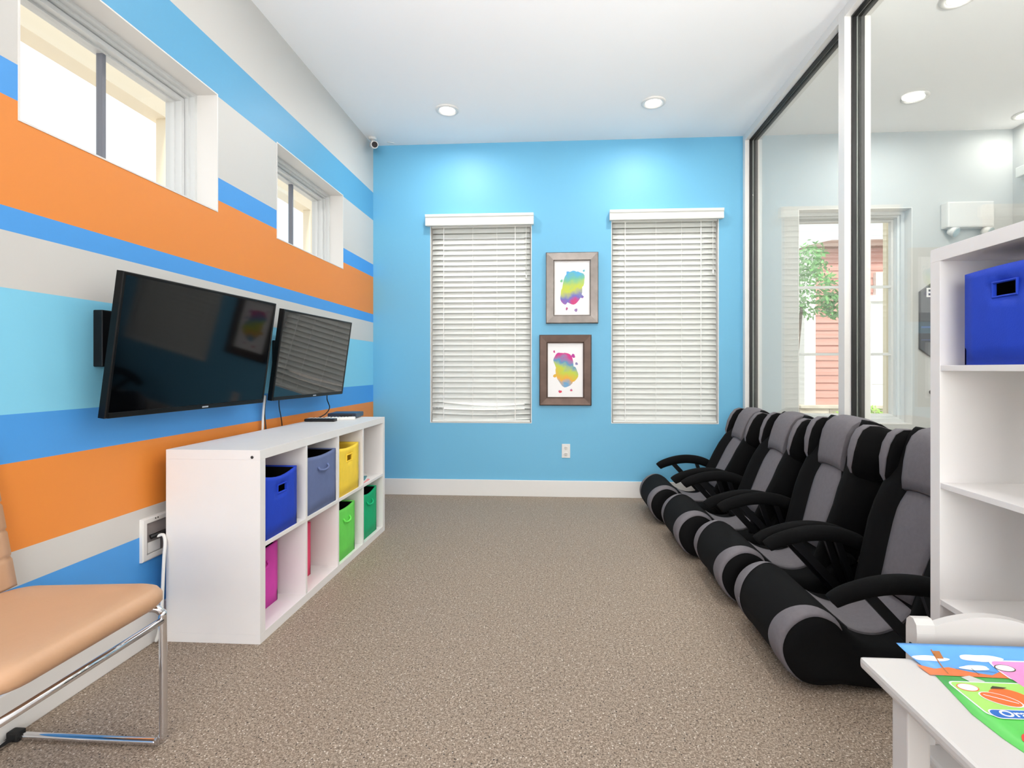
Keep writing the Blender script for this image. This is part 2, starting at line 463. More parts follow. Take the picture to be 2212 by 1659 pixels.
transom(2, W2, 3.41, 'high white window nearer the corner in the striped wall')

def tall_window(n, Wn, label, bars, yface=YB):
    x0, x1, z0, z1 = Wn
    w = struct('window_%d' % n, label, 'window', ((x0+x1)/2, yface, z0))
    q = lambda mb: mb.rot(Matrix.Translation((-(x0+x1)/2, -yface, -z0)))
    m = MB(); ring_frame(m, 'y', x0-.002, x1+.002, z0-.002, z1+.002, [(0, yface-.002), (.006, yface-.002), (.006, yface+.09), (0, yface+.09)])
    q(m).build('window_return', M['trim'], w)
    m = MB(); ring_frame(m, 'y', x0, x1, z0, z1, [(0, yface+.088), (.03, yface+.088), (.033, yface+.105), (.048, yface+.11), (.05, yface+.13), (0, yface+.13)])
    ring_frame(m, 'y', x0, x1, z0, z1, [(0, yface+.13), (.054, yface+.13), (.058, yface+.15), (.07, yface+.153), (.072, yface+.19), (0, yface+.19)])
    q(m).build('window_frame', M['vinyl'], w)
    for z in bars:
        m = MB(); m.box(x0+.06, x1-.06, yface+.155, yface+.18, z-.011, z+.011, .002)
        q(m).build('glazing_bar', M['vinyl'], w)
    m = MB(); m.box(x0+.05, x1-.05, yface+.166, yface+.172, z0+.05, z1-.05)
    q(m).build('pane', M['glass_clear'], w)
tall_window(3, B1, 'window behind the left blind on the blue wall', (1.22, 1.79))
tall_window(4, B2, 'window behind the right blind on the blue wall', (1.22, 1.79))
tall_window(5, NW, 'uncovered white window in the room beyond the glass showing a red house', (1.222, 1.799))

# far side window of the adjoining room and added rear windows for fill light
def simple_window(n, axis, Wn, a, d, label, muntins=()):
    u0, u1, z0, z1 = Wn
    w = struct('window_%d' % n, label, 'window', (a, (u0+u1)/2, z0) if axis == 'x' else ((u0+u1)/2, a, z0))
    T = Matrix.Translation(-Vector(w.location))
    m = MB(); ring_frame(m, axis, u0, u1, z0, z1, [(0, a+d*.08), (.05, a+d*.08), (.05, a+d*.16), (0, a+d*.16)])
    m.rot(T).build('window_frame', M['vinyl'], w)
    for u in muntins:
        m = MB()
        if axis == 'x': m.box(a+d*.09, a+d*.15, u-.025, u+.025, z0+.04, z1-.04)
        else: m.box(u-.025, u+.025, a+d*.09, a+d*.15, z0+.04, z1-.04)
        m.rot(T).build('mullion', M['vinyl'], w)
    m = MB()
    if axis == 'x': m.box(a+d*.117, a+d*.123, u0+.04, u1-.04, z0+.04, z1-.04)
    else: m.box(u0+.04, u1-.04, a+d*.117, a+d*.123, z0+.04, z1-.04)
    m.rot(T).build('pane', M['glass_clear'], w)
simple_window(6, 'x', FW, XF, 1, 'window with closed blind on the far side wall beyond the glass')
simple_window(7, 'y', RW1, YR, -1, 'added wide window behind the viewer for fill light', (-.43, .33))
simple_window(8, 'y', RW2, YR, -1, 'added window behind the viewer in the adjoining room', (2.68,))

# ---- glass partition (window_9)
gp = struct('window_9', 'floor to ceiling glass partition in white frame behind the gaming chairs', 'window', (XR, 2.9, .6))
T = Matrix.Translation((-XR, -2.9, -.6))
YM0, YM1 = 2.896, 2.958
ZG0, ZG1 = .60, H
def memb(name, y0, y1, z0, z1):
    m = MB(); m.box(XR-.006, XR+.030, y0, y1, z0, z1, .002); m.box(XR+.095, XR+.131, y0, y1, z0, z1, .002)
    m.box(XR+.030, XR+.095, y0+.004, y1-.004, z0+.004, z1-.004)
    m.rot(T).build(name, M['trim'], gp)
memb('jamb', 4.405, 4.456, ZG0, ZG1)
memb('mullion', YM0, YM1, ZG0, ZG1)
memb('jamb', GY0, GY0+.05, ZG0, ZG1)
memb('header', GY0+.05, YM0, ZG1-.055, ZG1); memb('header', YM1, 4.405, ZG1-.055, ZG1)
memb('sill', GY0+.05, YM0, ZG0, ZG0+.05); memb('sill', YM1, 4.405, ZG0, ZG0+.05)
for a, b in ((GY0+.05, YM0), (YM1, 4.405)):
    m = MB(); ring_frame(m, 'x', a, b, ZG0+.05, ZG1-.055, [(0, XR+.030), (.009, XR+.030), (.011, XR+.052), (0, XR+.052)], 0)
    ring_frame(m, 'x', a, b, ZG0+.05, ZG1-.055, [(0, XR+.066), (.011, XR+.066), (.009, XR+.095), (0, XR+.095)], 0)
    m.rot(T).build('gasket', M['gasket'], gp)
    m = MB(); m.box(XR+.053, XR+.065, a+.002, b-.002, ZG0+.052, ZG1-.057)
    m.rot(T).build('pane', M['glass_green'], gp)

# ------------------------------------------------------------------ ceiling lights
def ceiling_light(x, y, label):
    t = thing('ceiling_light', label, 'light', (x, y, H), group='recessed ceiling lights')
    m = MB(); m.lathe([(.062, -.004), (.064, -.010), (.078, -.012), (.088, -.006), (.089, .004), (.062, .004)], 32)
    m.build('trim_ring', M['trim'], t)
    m = MB(); m.lathe([(.0615, .004), (.0615, -.003), (.05, -.006), (.002, -.007)], 32)
    m.build('lamp_lens', M['light_on'], t)
def lamp(x, y, p, spread=176, size=.11, col=(1, .965, .92)):
    l = bpy.data.lights.new('downlight', 'AREA'); l.shape = 'DISK'; l.size = size; l.energy = p; l.color = col
    l.spread = math.radians(spread)
    o = bpy.data.objects.new('downlight', l); C.objects.link(o); o.location = (x, y, H-.016)
PW = 6.5
for x, y, lb in ((-.85, 3.87, 'round recessed ceiling light at left above the left blind'),
                 (.683, 3.852, 'round recessed ceiling light at centre above the right blind'),
                 (2.55, 3.893, 'round recessed ceiling light seen through the large glass pane'),
                 (3.57, 4.2, 'round recessed ceiling light beyond the glass at the right edge'),
                 (2.10, 2.86, 'round recessed ceiling light beyond the glass cut by the top edge')):
    ceiling_light(x, y, lb)
    lamp(x, y, PW if x < 1.5 else PW*(.25 if x > 3 else .8))
for x, y in ((-.85, 2.30), (.683, 2.30), (-.85, .75), (.683, .75), (-.85, -.9), (.683, -.9)):
    lamp(x, y, PW*((.45 if x < 0 else .8) if y > 2 else .22))
for x, y in ((2.6, 1.2), (2.6, -.6)):
    lamp(x, y, PW)

# fill lamp added behind the viewer, without fixture, to brighten the ceiling
l = bpy.data.lights.new('ceiling_fill', 'AREA'); l.shape = 'DISK'; l.size = .5; l.energy = 15; l.spread = math.radians(66); l.color = (1, .98, .96)
o = bpy.data.objects.new('ceiling_fill', l); C.objects.link(o); o.location = (.05, -.45, .4); o.rotation_euler = (PI-math.radians(36), 0, 0)
l = bpy.data.lights.new('ceiling_fill', 'AREA'); l.shape = 'DISK'; l.size = .5; l.energy = 100; l.color = (1, .98, .96)  # second fill lamp, added to brighten the adjoining room
o = bpy.data.objects.new('ceiling_fill', l); C.objects.link(o); o.location = (2.6, .3, 1.95); o.rotation_euler = (PI, 0, 0)

# area lamp added outside the rear window as frontal fill
l = bpy.data.lights.new('rear_fill', 'AREA'); l.shape = 'RECTANGLE'; l.size = 2.4; l.size_y = 2.0; l.energy = 105; l.color = (1, .99, .98)
o = bpy.data.objects.new('rear_fill', l); C.objects.link(o); o.location = (0, YR-.25, 1.55); o.rotation_euler = (PI/2, 0, 0)

# ------------------------------------------------------------------ security camera
t = thing('security_camera', 'small white bullet camera in the corner under the ceiling', 'camera', (-1.585, 4.30, H))
m = MB(); m.lathe([(.034, 0), (.034, -.012), (.028, -.018), (.012, -.02)], 20); m.build('mount_base', M['trim'], t)
m = MB(); m.tube([(0, 0, -.015), (.002, -.005, -.04), (.006, -.02, -.065)], .011, 10); m.build('mount_arm', M['trim'], t)
d = Vector((.42, -.8, -.32)).normalized()
b0 = Vector((-.006, .022, -.052)); b1 = b0 + d*.13
m = MB(); m.tube([b0, b0+d*.006, b0+d*.12, b1], .03, 20, rad=[.024, .030, .031, .029]); m.build('camera_body', M['trim'], t)
m = MB(); m.tube([b1-d*.004, b1+d*.0015], .0235, 20); m.build('camera_lens', M['cam_lens'], t)
t2 = tag(MB().box(-.03, .03, -.008, .008, -.004, 0, .002).build('ceiling_plate', M['trim']), 'thin white plate on the ceiling beside the corner camera', 'plate')
t2.location = (-1.46, 4.40, H); t2.rotation_euler = (0, 0, .5)

# ------------------------------------------------------------------ blinds
def blind(name, Wn, vx0, vx1, vz0, vz1, label, bent, y=YB):
    x0, x1, z0, z1 = Wn
    cx = (x0+x1)/2
    t = thing(name, label, 'blind', (cx, y, z0), group='white slatted window blinds')
    T = Matrix.Translation((-cx, -y, -z0))
    pr = [(y-.001, vz0+.004), (y-.052, vz0), (y-.055, vz0+.012), (y-.05, vz0+.02), (y-.05, vz1-.03), (y-.058, vz1-.02), (y-.062, vz1-.004), (y-.06, vz1), (y-.001, vz1)]
    m = MB(); m.prism(pr, 'x', vx0, vx1)
    m.rot(T).build('valance', M['blind'], t)
    yc = y+.034
    m = MB(); m.box(x0+.008, x1-.008, yc-.028, yc+.025, vz0-.005, vz0+.05)
    m.rot(T).build('headrail', M['blind'], t)
    m = MB(); ztop = vz0-.028; zbot = z0+.05; pitch = .0455
    n = int((ztop-zbot)/pitch); th = math.radians(62)
    hw = .0262
    for k in range(n+1):
        zc = ztop - k*(ztop-zbot)/n
        rows = []
        for i in range(6):                      # across the slat
            a = (i/5-.5)*2*hw; crown = .0012*(1-(a/hw)**2)
            row = []
            for j in range(13):
                xx = x0+.012+(x1-x0-.024)*j/12
                tt = th; dz = 0
                if bent and k >= n-3:
                    s = j/12
                    if k == n-2: tt = th-.9*max(0, 1-abs(s-.62)*1.4); dz = -.018*math.sin(PI*s)+.014*(1-s)
                    elif k == n-1: tt = th-.3; dz = -.012*math.sin(PI*s)
                    elif k == n: tt = th-.35*s; dz = -.010*math.sin(PI*s)
                    elif k == n-3: dz = .012*(1-s)
                row.append((xx, yc - a*math.cos(tt) - crown*math.sin(tt), zc + dz - (-a)*math.sin(tt)*-1*-1*-1 - 0 if False else zc + dz - a*math.sin(tt) + crown*math.cos(tt)))
            rows.append(row)
        m.sheet(rows, (0, .0012, .0028))
    m.rot(T).build('slats', M['slat'], t)
    m = MB(); m.box(x0+.012, x1-.012, yc-.026, yc+.022, z0+.006, z0+.024, .004)
    m.rot(T).build('bottom_rail', M['blind'], t)
    for s in (.13, .42, .66, .84):
        m = MB(); xx = x0+(x1-x0)*s
        w = .0032 if s in (.13, .84) else .0014
        m.box(xx-w, xx+w, yc-.027, yc-.0255, z0+.02, vz0)
        m.rot(T).build('ladder_cord', M['cord_white'], t)
    m = MB(); xx = x1-.045
    m.tube([(xx, yc-.034, vz0), (xx-.002, yc-.036, vz0-.2), (xx, yc-.036, vz0-.42)], .0018, 6)
    m.lathe([(.002, vz0-.42), (.006, vz0-.425), (.007, vz0-.455), (.003, vz0-.46)], 10, (xx, yc-.036, 0))
    m.rot(T).build('lift_cord', M['cord_white'], t)
blind('window_blind', B1, -1.159, -.226, 2.329, 2.424, 'left white slatted blind on the blue wall with a bent bottom slat', True)
blind('window_blind', B2, .418, 1.361, 2.352, 2.435, 'right white slatted blind on the blue wall, hanging straight', False)
# blind on the far side wall of the adjoining room
t = thing('window_blind', 'white closed blind beyond the glass at the right picture edge', 'blind', (XF, 3.88, .63), group='white slatted window blinds')
T = Matrix.Translation((-XF, -3.88, -.63))
m = MB(); m.box(XF-.05, XF-.001, 3.40, 4.37, 2.62, 2.70, .006); m.rot(T).build('valance', M['blind'], t)
m = MB()
for k in range(43):
    z = 2.59 - k*.0455
    m.add([(XF+.01, 3.43, z), (XF+.01, 4.33, z), (XF+.032, 4.33, z+.046), (XF+.032, 3.43, z+.046)], [(0,1,2,3)])
    m.add([(XF+.013, 3.43, z), (XF+.013, 4.33, z), (XF+.035, 4.33, z+.046), (XF+.035, 3.43, z+.046)], [(0,1,2,3)])
m.rot(T).build('slats', M['slat'], t)

# ------------------------------------------------------------------ pictures
def blob(cx, cz, rx, rz, seed, n=26, amp=.25):
    rnd = random.Random(seed); ph = [rnd.uniform(0, 6.28) for _ in range(4)]
    return [(cx+rx*math.cos(a)*(1+amp*(.5*math.sin(2*a+ph[0])+.35*math.sin(3*a+ph[1])+.3*math.sin(5*a+ph[2]))),
             cz+rz*math.sin(a)*(1+amp*(.5*math.sin(2*a+ph[0])+.35*math.sin(3*a+ph[1])+.3*math.sin(5*a+ph[2]))))
            for a in [2*PI*k/n for k in range(n)]]
def picture(x0, x1, z0, z1, fr, fm, art, blobs, label):
    cx, cz = (x0+x1)/2, (z0+z1)/2; hw, hh = (x1-x0)/2, (z1-z0)/2
    t = thing('framed_picture', label, 'picture', (cx, YB, cz), group='framed rainbow pictures')
    m = MB(); ring_frame(m, 'y', -hw, hw, -hh, hh, [(0, -.001), (0, -.026), (.006, -.03), (fr-.01, -.024), (fr-.004, -.018), (fr, -.018), (fr, -.001)])
    m.build('picture_frame', fm, t)
    m = MB(); m.box(-hw+fr-.004, hw-fr+.004, -.010, -.004, -hh+fr-.004, hh-fr+.004)
    m.build('paper', M['paper'], t)
    m = MB()
    for i, p in enumerate(blobs):
        p = [(a*1.12, b*1.22) for a, b in p]
        m.prism(p, 'y', -.0102-.0002*i, -.0098)
    m.build('artwork', art, t)
picture(-.121, .324, 1.484, 2.090, .074, M['pewter'], M['rain_a'],
        [blob(.0, .0, .072, .125, 3, amp=.12), blob(.05, .06, .045, .06, 25, amp=.2), blob(-.05, -.05, .04, .06, 31, amp=.2), blob(-.03, .105, .012, .014, 4), blob(.075, -.06, .012, .012, 9), blob(-.08, .05, .009, .011, 14), blob(.03, -.155, .013, .010, 6), blob(-.04, -.145, .008, .010, 22), blob(.09, .12, .007, .008, 1)],
        'upper of two framed rainbow prints, silver frame, on the blue wall')
picture(-.177, .266, .784, 1.387, .072, M['bronze'], M['rain_b'],
        [blob(.0, .0, .065, .13, 13, amp=.14), blob(-.045, .07, .045, .055, 15, amp=.2), blob(.05, -.03, .045, .055, 18, amp=.2), blob(.06, .10, .013, .014, 12), blob(-.08, -.04, .011, .013, 21), blob(.085, .045, .009, .010, 16), blob(-.04, -.15, .012, .010, 7), blob(.045, -.14, .008, .009, 3), blob(-.085, .13, .007, .008, 5)],
        'lower of two framed rainbow prints, dark bronze frame, on the blue wall')

# wall outlet
t = thing('wall_outlet', 'white double socket low on the blue wall under the pictures', 'outlet', (.05, YB, .394))
m = MB(); m.box(-.036, .036, -.006, 0, -.06, .06, .003); m.build('cover_plate', M['trim'], t)
for z in (.026, -.026):
    m = MB(); m.lathe([(.017, -.0055), (.017, -.0085), (.014, -.009)], 20, (0, 0, z), 'y'); f = m.build('socket', M['trim'], t)
    m = MB(); m.box(-.008, -.005, -.0098, -.0085, z-.005, z+.008); m.box(.005, .008, -.0098, -.0085, z-.005, z+.006); m.box(-.002, .002, -.0098, -.0085, z-.012, z-.008)
    m.build('socket_slots', M['socket_dark'], f)

# ------------------------------------------------------------------ televisions
def television(cx, cy, cz, yaw, tilt, W, Hh, label, mounty, scr):
    t = thing('television', label, 'television', (cx, cy, cz), group='wall mounted televisions')
    u = Vector((math.sin(yaw), math.cos(yaw), 0)); n0 = Vector((math.cos(yaw), -math.sin(yaw), 0))
    v = Vector((0, 0, 1))*math.cos(tilt) + n0*math.sin(tilt); n = u.cross(v)
    if n.x < 0: n = -n
    R = Matrix((u, v, n)).transposed().to_4x4()
    g = MB(); b = .011
    ring = [(0, 0), (0, -.012), (.002, -.028)]
    def frame(m, prof):
        rings = []
        for ins, d in prof + [prof[0]]:
            rings.append([(-W/2+ins, -Hh/2+ins, d), (W/2-ins, -Hh/2+ins, d), (W/2-ins, Hh/2-ins, d), (-W/2+ins, Hh/2-ins, d)])
        m.loft(rings, 0, cap=False, smooth=False)
    frame(g, [(0, -.003), (.003, 0), (b, 0), (b+.001, -.004), (b+.001, -.026), (0, -.026)])
    g.box(-W/2+.01, W/2-.01, -Hh/2, -Hh/2+.019, -.01, .0015, .002)
    g.rot(R).build('bezel', M['tv_bezel'], t)
    g = MB(); g.box(-W/2+b, W/2-b, -Hh/2+b, Hh/2-b, -.010, -.002); g.rot(R).build('screen', scr, t)
    g = MB(); g.box(-W/2+.004, W/2-.004, -Hh/2+.004, Hh/2-.004, -.030, -.012, .003)
    g.box(-W*.38, W*.38, -Hh*.46, Hh*.2, -.050, -.028, .012)
    g.rot(R).build('back_housing', M['black_plastic'], t)
    g = MB(); g.box(.01, .045, -Hh/2+.006, -Hh/2+.012, .001, .0025); g.rot(R).build('maker_mark', M['silver'], t)
    g = MB(); g.box(-.10, -.085, -Hh*.34, Hh*.34, -.066, -.048, .002); g.box(.085, .10, -Hh*.34, Hh*.34, -.066, -.048, .002)
    g.rot(R)
    dx = XL-cx
    g2 = MB(); g2.box(dx+.001, dx+.022, -mounty, mounty, -.09, .09, .003)
    g2.box(dx+.02, -.045, -mounty*.75, -mounty*.75+.03, -.05, .05, .003); g2.box(dx+.02, -.045, mounty*.75-.03, mounty*.75, -.05, .05, .003)
    g.add(g2.v, g2.f)
    g.build('wall_bracket', M['dark_metal'], t)
television(-1.486, 2.106, 1.173, .043, .141, .88, .506, 'larger black television nearer the viewer on the striped wall', .30, M['tv_screen'])
television(-1.466, 3.054, 1.167, .043, .141, .812, .490, 'black television nearer the corner, reflecting window blinds', .2, M['tv_screen_gloss'])
# side bracket of the nearer television seen at its left
t = tag(MB().box(-.018, .018, -.012, .03, -.10, .10, .004).build('bracket_arm', M['dark_metal']), 'black bracket plate on the wall at the left edge of the nearer television', 'bracket')
t.location = (XL+.0185, 1.735, 1.20)

# cords
def cord(name, pts, r, mt, label, cat='cable'):
    m = MB(); m.tube(smoothpath(pts, 8), r, 8)
    return tag(m.build(name, mt), label, cat)
cord('power_cord', [(XL+.03, 2.735, .95), (XL+.022, 2.731, .85), (XL+.02, 2.727, .74), (XL+.018, 2.72, .55)], .006, M['cord_white'], 'white cord hanging below the right end of the nearer television')
cord('power_cord', [(XL+.03, 2.745, .95), (XL+.022, 2.744, .85), (XL+.03, 2.744, .74), (XL+.02, 2.74, .55)], .0035, M['black_plastic'], 'thin dark cord beside the white one below the nearer television')
cord('power_cord', [(XL+.03, 2.88, .95), (XL+.02, 2.895, .88), (XL+.02, 2.925, .775), (XL+.02, 2.94, .6)], .003, M['black_plastic'], 'thin dark cord hanging alone below the farther television')
cord('signal_cable', [(XL+.09, 3.36, .93), (XL+.09, 3.36, .89), (XL+.12, 3.33, .84), (XL+.105, 3.30, .80), (XL+.06, 3.29, .775)], .0035, M['black_plastic'], 'black cable from the farther television down to the bookcase top')

# recessed media box with cable
t = thing('media_box', 'white recessed cable box low on the striped wall beside the bookcase', 'outlet', (XL, 2.04, .42))
m = MB(); ring_frame(m, 'x', -.115, .115, -.085, .085, [(0, .0), (.001, .010), (.006, .013), (.022, .013), (.024, .006), (.024, .0)])
m.build('frame', M['trim'], t)
m = MB(); m.box(.0005, .003, -.092, .092, -.062, .062); m.build('back_plate', mat('media_box_inside', (150,142,140), .6), t)
m = MB(); m.box(.003, .010, -.085, -.02, -.058, -.015, .003); m.box(.003, .012, -.06, -.02, -.004, .012, .003); m.build('socket', M['trim'], t)
for y in (-.05, .04):
    m = MB(); m.lathe([(.003, .0125), (.003, .0142), (.001, .0145)], 10, (0, y, .074), 'x'); m.lathe([(.003, .0125), (.003, .0142), (.001, .0145)], 10, (0, y+.012, .074), 'x')
    m.build('screw', M['socket_dark'], t)
tag(cord('plug', [(XL+.012, 1.965, .425), (XL+.024, 1.99, .43), (XL+.04, 2.03, .435), (XL+.045, 2.075, .432)], .010, M['black_plastic'], 'black plug in the recessed cable box', 'plug'))
cord('extension_cable', [(XL+.026, 1.985, .424), (XL+.050, 1.985, .428), (XL+.064, 1.976, .40), (XL+.068, 1.965, .34), (XL+.070, 1.955, .22), (XL+.066, 1.955, .13), (XL+.050, 1.965, .06), (XL+.028, 1.975, .008)], .0062, M['cord_white'], 'white cable hanging from the recessed cable box beside the bookcase', 'cable')

# ------------------------------------------------------------------ low cube bookcase
def cube_bookcase(name, label, loc, L, Hh, D, colw, rows, face, thick=.038, thin=.016):
    """front at local x=0, body towards face*D"""
    t = thing(name, label, 'bookcase', loc)
    x0, x1 = (0, face*D)
    for z0, z1, nm in ((Hh-thick, Hh, 'top_panel'), (0, thick, 'bottom_panel')):
        m = MB(); m.box(x0, x1, 0, L, z0, z1, .001); m.build(nm, M['melamine'], t)
    for y0 in (0, L-thick):
        m = MB(); m.box(x0, x1, y0, y0+thick, thick, Hh-thick, .001); m.build('side_panel', M['melamine'], t)
    for z in rows:
        m = MB(); m.box(x0+face*.001, x1, thick, L-thick, z, z+thin, .001); m.build('shelf', M['melamine'], t)
    zs = [thick]+[k for z in rows for k in (z, z+thin)]+[Hh-thick]
    for y in colw:
        m = MB()
        for i in range(0, len(zs), 2): m.box(x0+face*.001, x1, y, y+thin, zs[i], zs[i+1])
        m.build('divider', M['melamine'], t)
    return t
SX, SY = -1.187, 1.988
bc = cube_bookcase('cube_bookcase', 'low white cube bookcase with coloured bins under the televisions', (SX, SY, 0), 1.465, .77, .39, (.373, .724, 1.075), (.377,), -1)
m = MB(); m.lathe([(.006, -.0005), (.006, -.002), (.003, -.002)], 12, (-.032, 0, .742), 'y'); m.build('screw_hole', M['socket_dark'], bc)

def storage_bin(mt, label, x, y, z, W, D, Hh, face, hole=None, strap=False, sag=.012, rz=0.0, dz=None, grp='fabric storage bins', shade_lined=True):
    """front at local x=0 facing +face; width along y from 0..W"""
    t = thing('storage_bin', label, 'storage bin', (x, y, z), rz, grp)
    us = [0, .12, .24, .37, .5, .63, .76, .88, 1]; vs = [0, .2, .4, .56, .70, .84, .93, 1]
    def gridf(xo, sg, sgn=1):
        g = []
        for v in vs:
            row = []
            for u in us:
                zz = v*Hh - sg*math.sin(PI*u)*(v**3)
                xx = xo + face*.006*math.sin(PI*u)*math.sin(PI*min(v*1.05, 1))*sgn
                row.append((xx, u*W, zz))
            g.append(row)
        return g
    m = MB()
    sk = {(4, 3), (4, 4)} if hole else set()
    m.sheet(gridf(0, sag), (-face*.005, 0, 0), sk)
    if hole:
        pass
    m.build('front_panel', mt, t)
    m = MB()
    m.sheet(gridf(-face*(D-.0045), 0, -.6), (face*.005, 0, 0))
    for y0, d in ((0, .005), (W, -.005)):
        g = [[(-face*D*u, y0+(.004 if d < 0 else -.004)*math.sin(PI*u)*0, v*Hh) for u in (0, .25, .5, .75, 1)] for v in vs]
        m.sheet(g, (0, d, 0), mi=0)
    m.box(-face*D, -face*.002, 0, W, 0, .005)
    m.build('body', mt, t)
    if shade_lined:
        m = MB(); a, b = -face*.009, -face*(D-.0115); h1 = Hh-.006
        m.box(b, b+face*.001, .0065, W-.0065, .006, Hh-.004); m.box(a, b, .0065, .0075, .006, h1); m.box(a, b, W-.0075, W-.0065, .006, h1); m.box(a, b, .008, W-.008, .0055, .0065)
        m.build('shade_lining', M['black_fabric'], t)  # black sheets added to stand in for shade inside the bin
    if hole:
        m = MB(); y0, y1 = .37*W, .63*W; z0, z1 = .70*Hh, .84*Hh
        ring_frame(m, 'x', y0-.004, y1+.004, z0-.006-sag*.35, z1+.002-sag*.55, [(.001, face*.006), (.003, face*.0072), (.0055, face*.006), (.0055, -face*.003), (.001, -face*.003)])
        m.build('handle_hole_binding', mt, t)
    if strap:
        m = MB(); zc = .70*Hh
        m.tube(smoothpath([(face*.004, .34*W, zc+.022), (face*.014, .36*W, zc+.006), (face*.018, .5*W, zc), (face*.014, .64*W, zc+.006), (face*.004, .66*W, zc+.022)], 5), .0055, 8)
        m.build('strap_handle', mt, t)
    return t
# upper row
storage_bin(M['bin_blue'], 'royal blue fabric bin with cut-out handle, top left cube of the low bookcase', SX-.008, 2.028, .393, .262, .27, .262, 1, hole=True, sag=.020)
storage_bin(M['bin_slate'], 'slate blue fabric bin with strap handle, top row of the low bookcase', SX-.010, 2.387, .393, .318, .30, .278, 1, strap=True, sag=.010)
storage_bin(M['bin_yellow'], 'yellow fabric bin with cut-out handle, top row of the low bookcase', SX-.010, 2.734, .393, .285, .28, .268, 1, hole=True, sag=.012, shade_lined=False)
# lower row
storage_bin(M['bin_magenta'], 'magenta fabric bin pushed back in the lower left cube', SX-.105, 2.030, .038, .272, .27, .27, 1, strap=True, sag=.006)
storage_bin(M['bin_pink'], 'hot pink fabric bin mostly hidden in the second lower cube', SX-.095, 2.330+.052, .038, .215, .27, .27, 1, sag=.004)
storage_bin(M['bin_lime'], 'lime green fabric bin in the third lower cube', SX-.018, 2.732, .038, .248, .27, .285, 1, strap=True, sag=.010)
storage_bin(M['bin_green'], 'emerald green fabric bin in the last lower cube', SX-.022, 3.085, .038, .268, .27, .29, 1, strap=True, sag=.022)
# papers in the empty cube
for i, (mt, lb) in enumerate(((mat('book_pink', (236,150,150), .5), 'pink booklet lying lowest in the top right cube'),
                              (mat('book_white', (236,236,232), .5), 'white booklet lying between pink and teal ones'),
                              (mat('book_teal', (70,140,150), .5), 'teal booklet lying on top in the upper right cube'))):
    o = tag(MB().box(-.10, .10, -.06, .06, 0, .006, .001).build('booklet', mt), lb, 'book', 'booklets in the open cube')
    o.location = (SX-.115-.006*i, 3.155+.004*i, .3935+.0066*i); o.rotation_euler = (0, 0, .12*i)

# things on the bookcase top
ZT = .77
t = thing('set_top_box', 'flat dark blue black box at the corner end of the bookcase top', 'media box', (-1.425, 3.40, ZT), .10)
m = MB(); m.box(-.10, .085, -.09, .085, .004, .034, .004); m.build('case', mat('dark_blue_plastic', (34,44,64), .3), t)
m = MB(); m.box(-.02, .06, -.092, -.0895, .010, .026); m.build('front_window', M['black_plastic'], t)
for x in (-.08, .065):
    for y in (-.07, .065):
        m = MB(); m.lathe([(.008, 0), (.008, .005)], 10, (x, y, 0)); m.build('foot', M['rubber'], t)
def remote(loc, rz, mt, L, label, keys, tilt=0):
    t = thing('remote_control', label, 'remote control', loc, rz, 'remote controls on the bookcase')
    m = MB(); m.box(-L/2, L/2, -.022, .022, 0, .018, .006); m.build('case', mt, t)
    m = MB()
    for i in range(6):
        for j in (-.010, 0, .010):
            m.lathe([(.003, .0178), (.003, .0192), (.001, .0195)], 8, (-L*.3+i*L*.11, j, 0))
    m.build('buttons', keys, t)
remote((-1.475, 3.12, ZT), .05, M['black_plastic'], .19, 'black remote lying nearest the viewer on the bookcase top', M['socket_dark'])
remote((-1.485, 3.175, ZT), .10, M['cord_white'], .19, 'white remote lying just behind the black one on the bookcase top', M['socket_dark'])
remote((-1.40, 3.235, ZT), .22, M['cord_white'], .18, 'white remote lying close against the dark box', M['socket_dark'])

# ------------------------------------------------------------------ upright bookcase at right
BX, BY0, BY1 = 1.08, 1.164, 1.584
ub = cube_bookcase('tall_bookcase', 'tall white open bookcase at the right holding a blue bin', (BX, BY0, 0), BY1-BY0, 1.438, .39, (), (.42, .752, 1.086), 1)
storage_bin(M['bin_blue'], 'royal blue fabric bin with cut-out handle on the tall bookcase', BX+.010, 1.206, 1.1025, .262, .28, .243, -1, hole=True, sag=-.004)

# ------------------------------------------------------------------ gaming chairs
def inset_poly(P, d):
    n = len(P); out = []
    A = sum(P[i][0]*P[(i+1) % n][1]-P[(i+1) % n][0]*P[i][1] for i in range(n))
    sg = 1 if A > 0 else -1
    for i in range(n):
        a = Vector(P[i-1]); b = Vector(P[(i+1) % n]); t = (b-a)
        t = Vector((t.x, t.y)).normalized()
        nn = Vector((-t.y, t.x))*sg
        out.append((P[i][0]+nn.x*d, P[i][1]+nn.y*d))
    return out
PROF_TOP = smoothpath([(.20,.012),(.125,.006),(.062,.026),(.015,.078),(-.004,.14),(.014,.204),(.060,.250),(.12,.268),(.185,.246),(.235,.195),(.285,.158),(.345,.138),(.41,.138),(.475,.165),(.525,.212),(.555,.262)], 4)
PROF_BOT = smoothpath([(.555,.262),(.605,.235),(.645,.14),(.615,.05),(.48,.006),(.34,.002),(.20,.012)], 4)
PROFILE = PROF_TOP[:-1] + PROF_BOT[:-1]
HWB = .262
def ins_at(v):
    R = .055; a = abs(v)-(HWB-R)
    if a <= 0: return 0.0
    return R - math.sqrt(max(R*R-a*a, 0))

